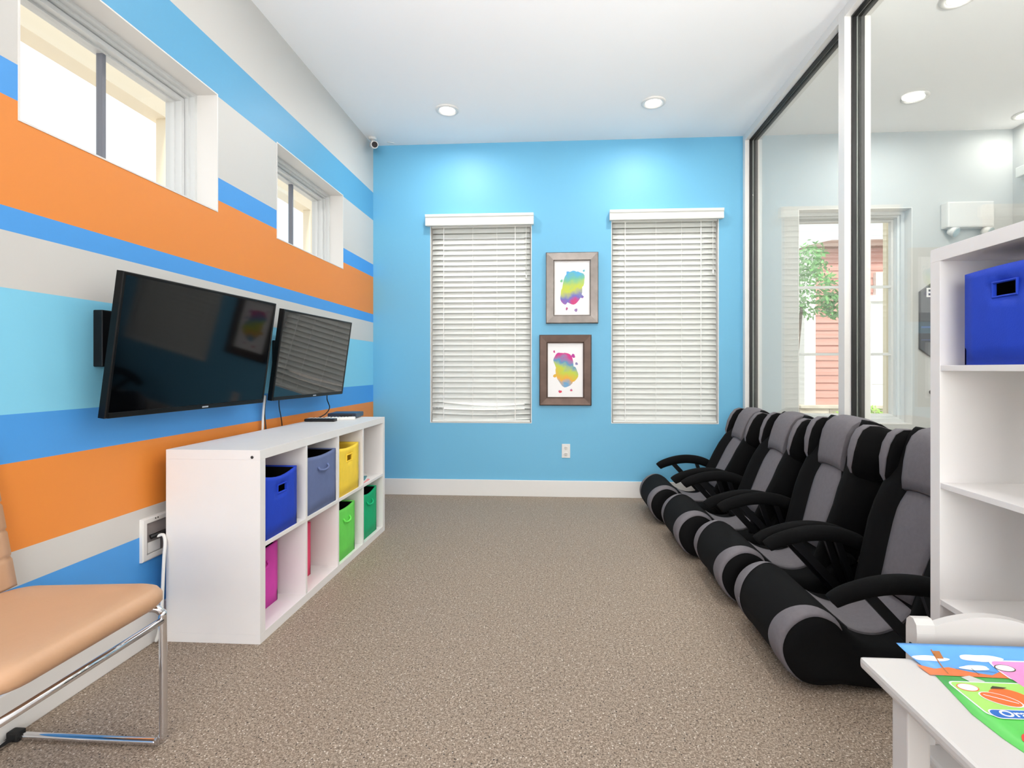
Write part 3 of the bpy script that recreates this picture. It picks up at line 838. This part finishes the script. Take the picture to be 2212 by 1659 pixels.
def gaming_chair(label, x, y, rec, du=0.0, rz=0.0):
    t = thing('gaming_chair', label, 'gaming chair', (x, y, 0), rz, 'floor gaming chairs along the glass')
    m = MB(); rings = []
    for v in (-.262, -.259, -.252, -.242, -.228, -.207, -.1, 0, .1, .207, .228, .242, .252, .259, .262):
        rings.append([(p[0], v, p[1]) for p in inset_poly(PROFILE, ins_at(v))])
    m.loft(rings); m.build('seat_base', M['black_fabric'], t)
    # grey crescents over the front roll
    npf = len(PROF_TOP)
    for sg in (-1, 1):
        g = []
        i0, i1 = 7, 34
        for i in range(i0, i1+1):
            s = (i-i0)/(i1-i0)
            vo = .238+.012*s; vi = .148+.10*max(0, (s-.35)/.65)**1.5
            row = []
            for k in range(6):
                vv = sg*(vi+(vo-vi)*k/5)
                pp = inset_poly(PROFILE, ins_at(vv)-.0025)
                row.append((pp[i][0], vv, pp[i][1]))
            g.append(row)
        m = MB()
        m.sheet(g, lambda i, j: (0, -sg*.0008, -.0005))
        m.build('grey_stripe', M['grey_fabric'], t)
    # seat pad
    i0 = 38; g = []
    for i in range(i0, npf):
        s = (i-i0)/(npf-1-i0)
        hw = .156-.058*s**.55
        row = []
        for k in range(9):
            c = k/4-1
            u, z = PROF_TOP[i]
            nu, nz = PROF_TOP[min(i+1, npf-1)][0]-PROF_TOP[i-1][0], PROF_TOP[min(i+1, npf-1)][1]-PROF_TOP[i-1][1]
            ln = math.hypot(nu, nz); th = .006+.003*math.sin(PI*s)
            row.append((u - nz/ln*th - .012*(1-s)*(1-c*c), c*hw, z + nu/ln*th + .012*(1-s)*(1-c*c)*.8))
        g.append(row)
    m = MB(); m.sheet(g, (.003, 0, -.008)); m.build('seat_pad', M['grey_fabric'], t)
    # backrest
    ca, sa = math.cos(rec), math.sin(rec)
    u0, z0 = .475+du, .185
    def P(tt, v, n): return (u0 + tt*sa - n*ca, v, z0 + tt*ca + n*sa)
    L = .70
    def hwf(tt):
        ks = [(0,.20),(.12,.215),(.28,.235),(.42,.225),(.50,.20),(.60,.195),(.70,.18)]
        for a, b in zip(ks, ks[1:]):
            if tt <= b[0]: f = (tt-a[0])/(b[0]-a[0]); f = f*f*(3-2*f); return a[1]+(b[1]-a[1])*f
        return ks[-1][1]
    rings = []
    for tt, q in ((-.07,.75),(-.04,.95),(0,1),(.06,1),(.12,1),(.2,1),(.28,1),(.36,1),(.44,1),(.52,1),(.6,1),(.66,.97),(.69,.8),(.70,.5)):
        hw = hwf(tt)*(1 if q > .9 else .96); th = .135*q
        bl = .045*q*(1 if tt < .42 else max(.15, 1-(tt-.42)/.1))
        ring = []
        for c, n in ((-1,-th*.75),(-1,-.01),(-.985,bl*.55),(-.93,bl*.9),(-.84,bl),(-.72,bl*.8),(-.6,bl*.3),(-.48,0),(-.2,0),(.2,0),(.48,0),(.6,bl*.3),(.72,bl*.8),(.84,bl),(.93,bl*.9),(.985,bl*.55),(1,-.01),(1,-th*.75),(.9,-th),(.4,-th*1.05),(-.4,-th*1.05),(-.9,-th)):
            ring.append(P(tt, c*hw, n-(.02*(1-q))))
        rings.append(ring)
    m = MB(); m.loft(rings); m.build('backrest', M['black_fabric'], t)
    # grey lower back panel
    g = []
    for tt, hw in ((.05,.094),(.12,.100),(.2,.110),(.3,.119),(.355,.120),(.39,.112),(.43,.096),(.455,.088)):
        g.append([P(tt, c/4*hw, .004+.012*(1-abs(c/4)**2)) for c in range(-4, 5)])
    m = MB(); m.sheet(g, lambda i, j: Vector(P(0, 0, -.012))-Vector(P(0, 0, 0))); m.build('back_panel', M['grey_fabric'], t)
    # headrest pad wrapping over the top
    g = []
    for tt, n, hw in ((.445,.010,.106),(.452,.030,.107),(.49,.042,.109),(.56,.052,.112),(.62,.055,.115),(.665,.045,.118),(.695,.022,.122),(.712,-.012,.127),(.715,-.05,.130),(.708,-.09,.130),(.69,-.122,.128),(.64,-.15,.125),(.58,-.15,.12)):
        g.append([P(tt-.010*abs(c/4)**3, c/4*hw, n-.014*abs(c/4)**4) for c in range(-4, 5)])
    def hn(i, j):
        d = Vector(P(.60, 0, -.035)) - Vector(g[i][4]); d.y = 0
        return d.normalized()*.035
    m = MB(); m.sheet(g, hn); m.build('headrest', M['grey_fabric'], t)
    # side wings
    for sg in (-1, 1):
        m = MB(); rings = []
        for tt, nf, vi, vo, nb in ((.435,.015,.190,.222,-.10),(.47,.042,.184,.238,-.13),(.54,.058,.182,.247,-.15),(.60,.060,.181,.249,-.16),(.645,.050,.181,.248,-.16),(.672,.025,.184,.244,-.155),(.682,-.02,.187,.238,-.14)):
            rings.append([P(tt, sg*v, n) for v, n in ((vi, nb), (vi, nf-.02), (vi+.008, nf-.004), (vi+.02, nf), (vo-.02, nf), (vo-.006, nf-.006), (vo, nf-.022), (vo, nb+.02), (vo-.02, nb))])
        m.loft(rings); w = m.build('side_wing', M['black_fabric'], t)
        g = []
        for tt, nf, vi, vo in ((.44,.020,.204,.211),(.47,.042,.194,.226),(.54,.058,.189,.237),(.60,.060,.188,.239),(.645,.050,.188,.238),(.672,.025,.188,.237),(.684,-.02,.190,.235),(.683,-.11,.193,.231)):
            g.append([P(tt+.002, sg*(vi+(vo-vi)*k/4), nf+.0035-.004*(abs(k-2)/2)**3) for k in range(5)])
        m = MB(); m.sheet(g, lambda i, j: (Vector(P(.58, 0, -.04))-Vector(P(.62, 0, .04))).normalized()*.004); m.build('wing_face', M['grey_fabric'], w)
    # arm rests
    for sg in (-1, 1):
        vv = sg*.271
        pts = smoothpath([(.150,vv,.316),(.160,vv,.323),(.205,vv,.345),(.29,vv,.370),(.375,vv,.379),(.46,vv,.371),(.525,vv,.350),(.55,vv,.334),(.556,vv,.326)], 4)
        k = len(pts)
        rad = [.034*min(1, .42+.58*math.sin(PI*i/(k-1))**.3) if 0 < i < k-1 else .012 for i in range(k)]
        m = MB(); m.tube(pts, .033, 14, rad=rad, sx=.76); a = m.build('armrest', M['black_fabric'], t)
        m = MB()
        vb = sg*.274
        for p0, p1, w in (((.265,.345), (.48,.115), .017), ((.45,.35), (.525,.13), .013)):
            d = (Vector(p1)-Vector(p0)).normalized(); nn = Vector((-d.y, d.x))*w
            q = [(p0[0]+nn.x, p0[1]+nn.y), (p1[0]+nn.x, p1[1]+nn.y), (p1[0]-nn.x, p1[1]-nn.y), (p0[0]-nn.x, p0[1]-nn.y)]
            m.prism(q, 'y', vb-.010, vb+.010)
        m.lathe([(.022, vb-.012), (.022, vb+.012)], 14, (.50, 0, .12), 'y')
        m.build('arm_bracket', M['dark_metal'], a)
    return t
gaming_chair('black and grey floor gaming chair nearest the viewer, half behind the bookcase', .752, 2.06, math.radians(16), .035)
gaming_chair('black and grey floor gaming chair second from the viewer', .735, 2.67, math.radians(17), .012)
gaming_chair('black and grey floor gaming chair third from the viewer', .675, 3.27, math.radians(24))
gaming_chair('black and grey floor gaming chair farthest back beside the blue wall', .632, 3.93, math.radians(28))

# ------------------------------------------------------------------ tan chair at left
t = thing('side_chair', 'tan cushioned chair on a chrome frame at the left edge', 'chair', (-1.36, 1.19, 0))
def rrect(x0, x1, y0, y1, r, n=6):
    out = []
    for cx, cy, a0 in ((x1-r, y1-r, 0), (x0+r, y1-r, 90), (x0+r, y0+r, 180), (x1-r, y0+r, 270)):
        for k in range(n+1):
            a = math.radians(a0+90*k/n); out.append((cx+r*math.cos(a), cy+r*math.sin(a)))
    return out
m = MB(); rings = []
sx0, sx1, sy0, sy1 = -.235, .248, -.235, .250
for ins, z in ((.03, .412), (.012, .416), (.0, .430), (.0, .448), (.008, .462), (.022, .470), (.05, .474), (.12, .477)):
    rings.append([(x, y, z + .010*(x/.235) - .012*max(0, -y/.235)*0) for x, y in rrect(sx0+ins, sx1-ins, sy0+ins, sy1-ins, max(.075-ins*.5, .02))])
m.loft(rings); m.build('seat', M['tan'], t)
# backrest: upholstered, with horizontal channels
def bsec(z):
    s = (z-.46)/.44
    return -.226-.028*s, .246-.050*s     # x of the front face, half width
g = []; zs = [.455+.44*k/60 for k in range(61)]
for z in zs:
    xf, hw = bsec(z); ch = .008*max(0, 1-min(abs(z-c) for c in (.545, .625, .705, .785))/.006)
    g.append([(xf - ch - .012*abs(c/8)**8 - .004*(1-(c/8)**2), c/8*hw, z) for c in range(-8, 9)])
m = MB(); m.sheet(g, (-.018, 0, 0)); m.build('backrest', M['tan'], t)
m = MB()
for sg in (-1, 1):
    yy = .245 if sg > 0 else -.245
    pts = [(.12, yy-.03*sg, .405), (.19, yy-.008*sg, .402), (.208, yy, .385), (.212, yy, .36), (.214, yy, .06), (.210, yy, .030), (.195, yy, .016), (.16, yy, .0125), (-.245, yy, .0125)]
    m.tube(smoothpath(pts, 6), .0105, 12)
m.tube([(-.238, -.245, .0125), (-.238, .245, .0125)], .0095, 10)
m.build('chrome_frame', M['chrome'], t)
m = MB(); m.tube([(.212, -.245, .365), (.212, .245, .365)], .0095, 12); m.build('crossbar', M['chrome'], t)
for sg in (-1, 1):
    m = MB(); m.box(-.258, -.222, sg*.245-.014, sg*.245+.014, 0, .028, .005); m.build('foot_cap', M['rubber'], t)

# ------------------------------------------------------------------ kids table and chair
TX, TY, TZ = .615, 1.108, .50
t = thing('kids_table', 'small white table at the lower right corner', 'table', (TX, TY, 0))
m = MB(); m.box(0, .62, -.62, 0, TZ-.022, TZ, .007); m.build('table_top', M['white_lacquer'], t)
for x in (.016, .560):
    for y in (-.125, -.60):
        m = MB(); m.box(x, x+.04, y, y+.045, 0, TZ-.022, .003); m.build('leg', M['white_lacquer'], t)

t = thing('kids_chair', 'small white chair with an arched back behind the white table', 'chair', (.9185, 1.185, 0))
hw = .1505
for sg in (-1, 1):
    m = MB(); x0 = sg*hw - (.019 if sg > 0 else 0); x0 = -hw if sg < 0 else hw-.038
    pr = [(-.018, 0), (.018, 0), (.018, .52), (.016, .538), (.006, .548), (-.006, .548), (-.016, .538), (-.018, .52)]
    m.prism(pr, 'x', x0, x0+.038); m.build('back_post', M['white_lacquer'], t)
    m = MB(); m.lathe([(.006, -.0005), (.006, -.0015), (.002, -.0015)], 12, (-.0185*0+x0+(.0 if sg < 0 else .038), .0, .487), 'x'); m.build('screw_cap', M['rubber'], t)
m = MB(); n = 18
top = [(-hw+.038+(2*hw-.076)*k/n, .530+.026*math.sin(PI*k/n)**.8) for k in range(n+1)]
m.prism([(-hw+.038, .30), (hw-.038, .30)] + top[::-1], 'y', -.011, .011); m.build('back_panel', M['white_lacquer'], t)
m = MB(); m.box(-hw+.002, hw-.002, -.26, -.012, .262, .282, .006); m.build('seat', M['white_lacquer'], t)
for sg in (-1, 1):
    m = MB(); x0 = -hw+.006 if sg < 0 else hw-.036
    m.box(x0, x0+.03, -.25, -.22, 0, .262, .003); m.build('leg', M['white_lacquer'], t)

# poster
def zs(Y):
    d = max(0, Y-1.055); return TZ + .0012 + 3.4*d*d
t = thing('fruit_poster', 'colourful fruit poster with curled edge lying on the white table', 'poster', (0, 0, 0))
PX0, PX1, PY0, PY1 = .700, 1.12, .70, 1.128
def pedge(Y):   # slightly wavy left edge
    return .712 + .010*math.sin((Y-.7)*22) - .010*max(0, (Y-1.05)/.07)
def pgrid(y0, y1, mt, name, off=0.0, x0=None, x1=PX1, n=14):
    g = []
    for i in range(n+1):
        Y = y0+(y1-y0)*i/n
        a = pedge(Y) if x0 is None else x0
        g.append([(a+(x1-a)*k/10, Y, zs(Y)+off) for k in range(11)])
    m = MB(); m.sheet(g, (0, 0, -.0006)); return m.build(name, mt, t)
pgrid(1.045, PY1, M['print_sky'], 'printed_sky'); pgrid(PY0, 1.045, M['print_green'], 'printed_grass', n=6)
def pat(poly, mt, name, off=.0006):
    bm = bmesh.new(); bm.faces.new([bm.verts.new((x, y, 0)) for x, y in poly])
    y = 1.050
    while y < 1.13:
        bmesh.ops.bisect_plane(bm, geom=bm.verts[:]+bm.edges[:]+bm.faces[:], plane_co=(0, y, 0), plane_no=(0, 1, 0))
        y += .007
    bmesh.ops.triangulate(bm, faces=bm.faces[:])
    bm.verts.index_update()
    m = MB(); m.add([(v.co.x, v.co.y, zs(v.co.y)+off) for v in bm.verts], [[v.index for v in f.verts] for f in bm.faces]); bm.free()
    o = m.build(name, mt, t)
    if o.data.polygons and o.data.polygons[0].normal.z < 0: o.data.flip_normals()
    return o
def ell(cx, cy, rx, ry, n=28, rot=0):
    return [(cx+rx*math.cos(a)*math.cos(rot)-ry*math.sin(a)*math.sin(rot), cy+rx*math.cos(a)*math.sin(rot)+ry*math.sin(a)*math.cos(rot)) for a in [2*PI*k/n for k in range(n)]]
pat([(.712,1.045),(.708,1.078),(.735,1.066),(.765,1.072),(.80,1.058),(.83,1.050),(.86,1.066),(.90,1.056),(.96,1.064),(1.1,1.056),(1.1,1.042),(.9,1.040)], M['hill_orange'], 'printed_hills', .0006)
pat(blob(.845, 1.098, .038, .009, 4, amp=.2), M['print_white'], 'printed_cloud', .0008)
pat(blob(.745, 1.094, .034, .007, 9, amp=.2), M['print_white'], 'printed_cloud', .0008)
pat(blob(.815, 1.072, .026, .008, 14, amp=.2), M['print_white'], 'printed_cloud', .0008)
pat(blob(.965, 1.098, .03, .008, 5, amp=.2), M['print_white'], 'printed_cloud', .0008)
pat([(.765,1.04),(.785,1.046),(.80,1.028),(.775,1.018)], M['print_grey'], 'printed_path', .0008)
pat([(.748,1.05),(.7505,1.05),(.763,1.115),(.7605,1.115)], M['print_brown'], 'printed_sign', .0010)
pat([(.757,1.094),(.772,1.094),(.776,1.112),(.761,1.112)], M['print_brown'], 'printed_sign', .0010)
pat([(.775,1.0665),(.845,1.060),(.845,1.0607),(.775,1.0673)], M['print_dark'], 'printed_fence', .0010)
pat([(.806,1.050),(.8072,1.050),(.8072,1.070),(.806,1.070)], M['print_dark'], 'printed_fence', .0011)
# lime card with orange
def rr(x0, x1, y0, y1, r): return rrect(x0, x1, y0, y1, r, 4)
pat(rr(.727, .899, .926, 1.026, .012), M['print_white'], 'card_border', .0009)
pat(rr(.730, .896, .929, 1.023, .010), M['print_lime'], 'orange_card', .0012)
pat(ell(.752, 1.006, .0185, .012), M['print_fruit'], 'count_circle_edge', .0015); pat(ell(.752, 1.006, .0165, .0105), M['print_white'], 'count_circle', .0018)
pat(ell(.806, .982, .031, .024), M['print_fruit'], 'orange_fruit', .0015)
pat(ell(.783, .972, .031, .0185, rot=-.5), M['print_white'], 'orange_slice_rind', .0018)
pat(ell(.783, .972, .0285, .0165, rot=-.5), M['print_fruit'], 'orange_slice', .0021)
pat([(.783+.024*math.cos(-.5), .972+.024*math.sin(-.5)), (.783-.024*math.cos(-.5), .972-.024*math.sin(-.5)), (.783-.024*math.cos(-.5)+.0012, .972-.024*math.sin(-.5)+.0016), (.783+.024*math.cos(-.5)+.0012, .972+.024*math.sin(-.5)+.0016)], M['print_white'], 'orange_slice_line', .0024)
pat([(.790,1.004),(.800,1.012),(.822,1.008),(.812,1.004)], M['print_dark'], 'orange_leaf', .0021)
pat(rr(.733, .889, .919, .944, .0115), M['print_white'], 'name_label_edge', .0015); pat(rr(.735, .887, .921, .942, .0105), M['print_blue'], 'name_label', .0018)
vs, fs = text_mesh('Orange', .0225, .0002)
m = MB(); m.add([(v.x*1.2+.749, v.y+.9245, TZ+.0012+.0022+v.z) for v in vs], fs); m.build('name_lettering', M['print_white'], t)
# pink card
pat(rr(.853, 1.02, .985+.048, 1.094, .010), M['print_white'], 'card_border', .0013)
pat(rr(.856, 1.018, .962, 1.091, .010), M['print_pink'], 'melon_card', .0015)
pat(ell(.871, 1.072, .0185, .0105), M['print_dark'], 'count_circle_edge', .0018); pat(ell(.871, 1.072, .0165, .009), M['print_white'], 'count_circle', .0021)
pat(ell(.935, 1.05, .032, .021), M['print_dark'], 'melon_rind', .0018); pat(ell(.935, 1.05, .025, .016), M['print_lime'], 'melon_flesh', .0021)
pat([(.893,1.052),(.93,1.018),(.98,1.006),(.98,1.03),(.93,1.032)], M['print_red'], 'melon_slice', .0024)
# red fruit at the bottom
pat(blob(.775, .868, .045, .020, 6, amp=.15), M['print_red'], 'strawberry', .0012); pat(blob(.778, .858, .028, .009, 7, amp=.15), M['print_lime'], 'strawberry_shine', .0015)

# ------------------------------------------------------------------ adjoining room fittings
t = thing('emergency_light', 'white box with lamp heads high on the wall beyond the glass', 'light', (3.30, YB, 2.37))
m = MB(); m.box(-.185, .175, -.085, 0, -.135, .075, .014); m.build('housing', M['trim'], t)
for x in (-.135, .125):
    m = MB(); m.tube([(x, -.045, -.133), (x+.003, -.05, -.152)], .02, 10); m.tube([(x-.01, -.045, -.150), (x+.015, -.085, -.178)], .04, 16, rad=[.028, .042]); h = m.build('lamp_head', M['trim'], t)
    m = MB(); m.tube([(x+.0145, -.084, -.1775), (x+.017, -.088, -.1803)], .037, 16); m.build('lamp_lens', M['lens_off'], h)
t = thing('wall_sign', 'dark grey panel with cut corners on the wall beyond the glass, beside the bookcase', 'sign', (3.20, YB, 1.53))
m = MB(); pr = [(-.255,.20),(-.255,-.27),(-.12,-.37),(.16,-.37),(.28,-.27),(.28,.20),(.16,.30),(-.12,.30)]
m.prism(pr, 'y', -.025, 0); m.build('panel', M['dark_sign'], t)
m = MB(); m.box(-.25, .275, -.0265, -.0245, -.10, -.085); m.box(-.25, .275, -.0265, -.0245, -.20, -.195); m.build('panel_bands', M['bin_slate'], t)
vs, fs = text_mesh('E', .105, .001)
m = MB(); m.add([(v.x-.215, -.0265, v.y+.155) for v in vs], fs); m.add([(v.x-.215, -.025, v.y+.155) for v in vs], fs); m.build('lettering', M['sign_white'], t)
t = thing('wall_hook', 'small dark knob on the grey wall under the dark panel', 'hook', (3.045, YB, .905))
m = MB(); m.lathe([(.018, 0), (.018, -.008), (.010, -.012), (.010, -.03)], 16, (0, 0, 0), 'y'); m.build('stem', M['dark_metal'], t)
m = MB(); m.lathe([(.010, -.028), (.024, -.033), (.027, -.045), (.022, -.055), (.004, -.058)], 18, (0, 0, 0), 'y'); m.build('knob', M['dark_metal'], t)

# ------------------------------------------------------------------ outside
m = MB(); m.box(-14, 22, YB+.35, 30, -.3, -.12); m.box(-14, XL-.3, -14, YB+.35, -.3, -.12); m.box(-14, 22, -14, YR-.3, -.3, -.12)
tag(m.build('ground', M['mulch']), 'pale ground outside the windows', 'ground', kind='structure')
t = thing('neighbouring_house', 'red sided house seen through the window beyond the glass', 'house', (5.2, 9.0, 0))
m = MB()
for k in range(22):
    z = .50+k*.125
    if z > 3.12: break
    z1 = z+.125
    m.prism([(0, z), (.03, z), (.012, z1), (0, z1)], 'x', -.95, 4)
m.rot(Matrix.Rotation(0, 4, 'Z'))
m.v = [(x, -y, z) for x, y, z in m.v]; m.box(-.95, 4, 0, 3, -.1, 3.12)
m.build('siding_wall', M['siding'], t)
m = MB(); m.box(-1.12, -.94, -.06, .3, .42, 3.16); m.build('corner_board', M['siding_trim'], t)
m = MB(); m.prism([(-1.2, 3.12), (4.2, 3.12), (4.2, 3.22), (-.75, 3.22)], 'y', -.2, 3.1); m.build('roof_edge', M['roof'], t)
m = MB()
m.box(-.13, .55, -.07, 0, .50, 2.22)
for k in range(7): m.box(-.13+k*.095, -.125+k*.095, -.075, -.07, .50, 2.2)
m.box(-.15, .6, -.10, 0, 2.22, 2.32); m.box(.01, .6, -.10, 0, 2.32, 2.70); m.box(-.13, .55, -.078, -.07, .85, .87)
m.build('white_boarding', M['siding_trim'], t)
m = MB()
for k in range(28): m.box(.21, .31, -.10, -.085, .65+k*.056, .675+k*.056)
m.build('lattice_strip', M['lattice'], t)
m = MB(); rnd = random.Random(2)
for r in range(6):
    x = -1.25; z = -.12+r*.095
    while x < 4:
        w = rnd.uniform(.18, .5); m.box(x, x+w-.012, -.16-rnd.uniform(0, .03), .2, z, z+.088, .008); x += w
m.box(-1.25, 4, -.22, .2, .45, .50, .01)
m.build('stone_base', M['stone'], t)

def foliage(mb, c, r, n, size, seed, sq=1.0):
    rnd = random.Random(seed)
    for _ in range(n):
        d = Vector((rnd.gauss(0, 1), rnd.gauss(0, 1), rnd.gauss(0, 1))).normalized()*r*rnd.uniform(.35, 1)**.6
        p = Vector(c)+Vector((d.x, d.y, d.z*sq))
        a = Vector((rnd.gauss(0, 1), rnd.gauss(0, 1), rnd.gauss(0, .7))).normalized()*size*rnd.uniform(.6, 1.2)
        b = a.cross(Vector((rnd.gauss(0, 1), rnd.gauss(0, 1), rnd.gauss(0, 1)))).normalized()*size*.35
        mb.add([p-a, p+b, p+a, p-b], [(0,1,2,3)])
t = thing('tree', 'leafy green tree in front of the red house', 'tree', (3.55, 7.6, -.12))
m = MB(); foliage(m, (.02, 0, 2.35), .36, 700, .05, 1, 1.2); foliage(m, (.30, -.1, 2.12), .2, 260, .05, 3); foliage(m, (-.05, -.1, 2.75), .22, 260, .05, 4, 1.3)
m.build('crown', M['leaf'], t)
m = MB(); m.tube([(-.24, 0, 0), (-.22, .02, 1.0), (-.12, 0, 2.1)], .03, 10, rad=[.035, .03, .02]); m.build('trunk', M['bark'], t)
t = thing('shrub', 'low yellow green shrub outside under the window beyond the glass', 'shrub', (4.25, 7.6, -.12))
m = MB(); foliage(m, (0, 0, .5), .36, 700, .05, 8, .6); m.build('foliage', M['leaf_light'], t)
m = MB(); m.tube([(0, 0, 0), (0, 0, .45)], .03, 8); m.build('stem', M['bark'], t)
m = MB(); m.box(-.032, .032, -.03, .03, -.12, 3.2, .006)
o = tag(m.build('porch_column', M['cream']), 'narrow cream post just outside the window beyond the glass', 'column'); o.location = (3.155, 5.2, 0)
for y, lb in ((4.12, 'cream porch post seen through the high window nearer the viewer'), (6.55, 'cream porch post seen through the farther high window')):
    m = MB(); m.box(-.05, .05, -.07, .07, -.12, 3.14, .006)
    o = tag(m.build('porch_post', M['cream']), lb, 'column'); o.location = (-3.25, y, 0)
m = MB(); m.box(-3.36, -3.2, .2, 9, 3.14, 3.36)
tag(m.build('porch_beam', M['cream']), 'cream beam of the porch outside the high windows', 'beam')

# ------------------------------------------------------------------ world
w = bpy.data.worlds.new('overcast_sky'); bpy.context.scene.world = w; w.use_nodes = True
bg = w.node_tree.nodes['Background']; bg.inputs['Color'].default_value = (.97, .985, 1, 1); bg.inputs['Strength'].default_value = .95

l = bpy.data.lights.new('fill_sun', 'SUN'); l.energy = 3.2; l.angle = math.radians(12); l.color = (1, .97, .93)  # added sun lamp that brightens the house under the overcast sky
o = bpy.data.objects.new('fill_sun', l); C.objects.link(o); o.rotation_euler = (math.radians(33), 0, math.radians(8)); o.location = (0, -8, 12)

# ------------------------------------------------------------------ camera
F, CX, CY, YAW, CH = 1120.64, 1142.39, 798.41, .0602, 1.09
cd = bpy.data.cameras.new('camera'); co = bpy.data.objects.new('camera', cd); C.objects.link(co)
co.location = (0, 0, CH); co.rotation_euler = (PI/2, 0, YAW)
cd.sensor_fit = 'HORIZONTAL'; cd.sensor_width = 36; cd.lens = F/2212*36
cd.shift_x = (1106-CX)/2212; cd.shift_y = (CY-829.5)/2212
cd.clip_start = .02; cd.clip_end = 200
sc = bpy.context.scene; sc.camera = co
sc.view_settings.view_transform = 'Standard'; sc.view_settings.look = 'None'
sc.view_settings.exposure = 0.56; sc.view_settings.gamma = 1.0; sc.view_settings.use_curve_mapping = False
sc.cycles.max_bounces = 10; sc.cycles.diffuse_bounces = 6; sc.cycles.transparent_max_bounces = 16
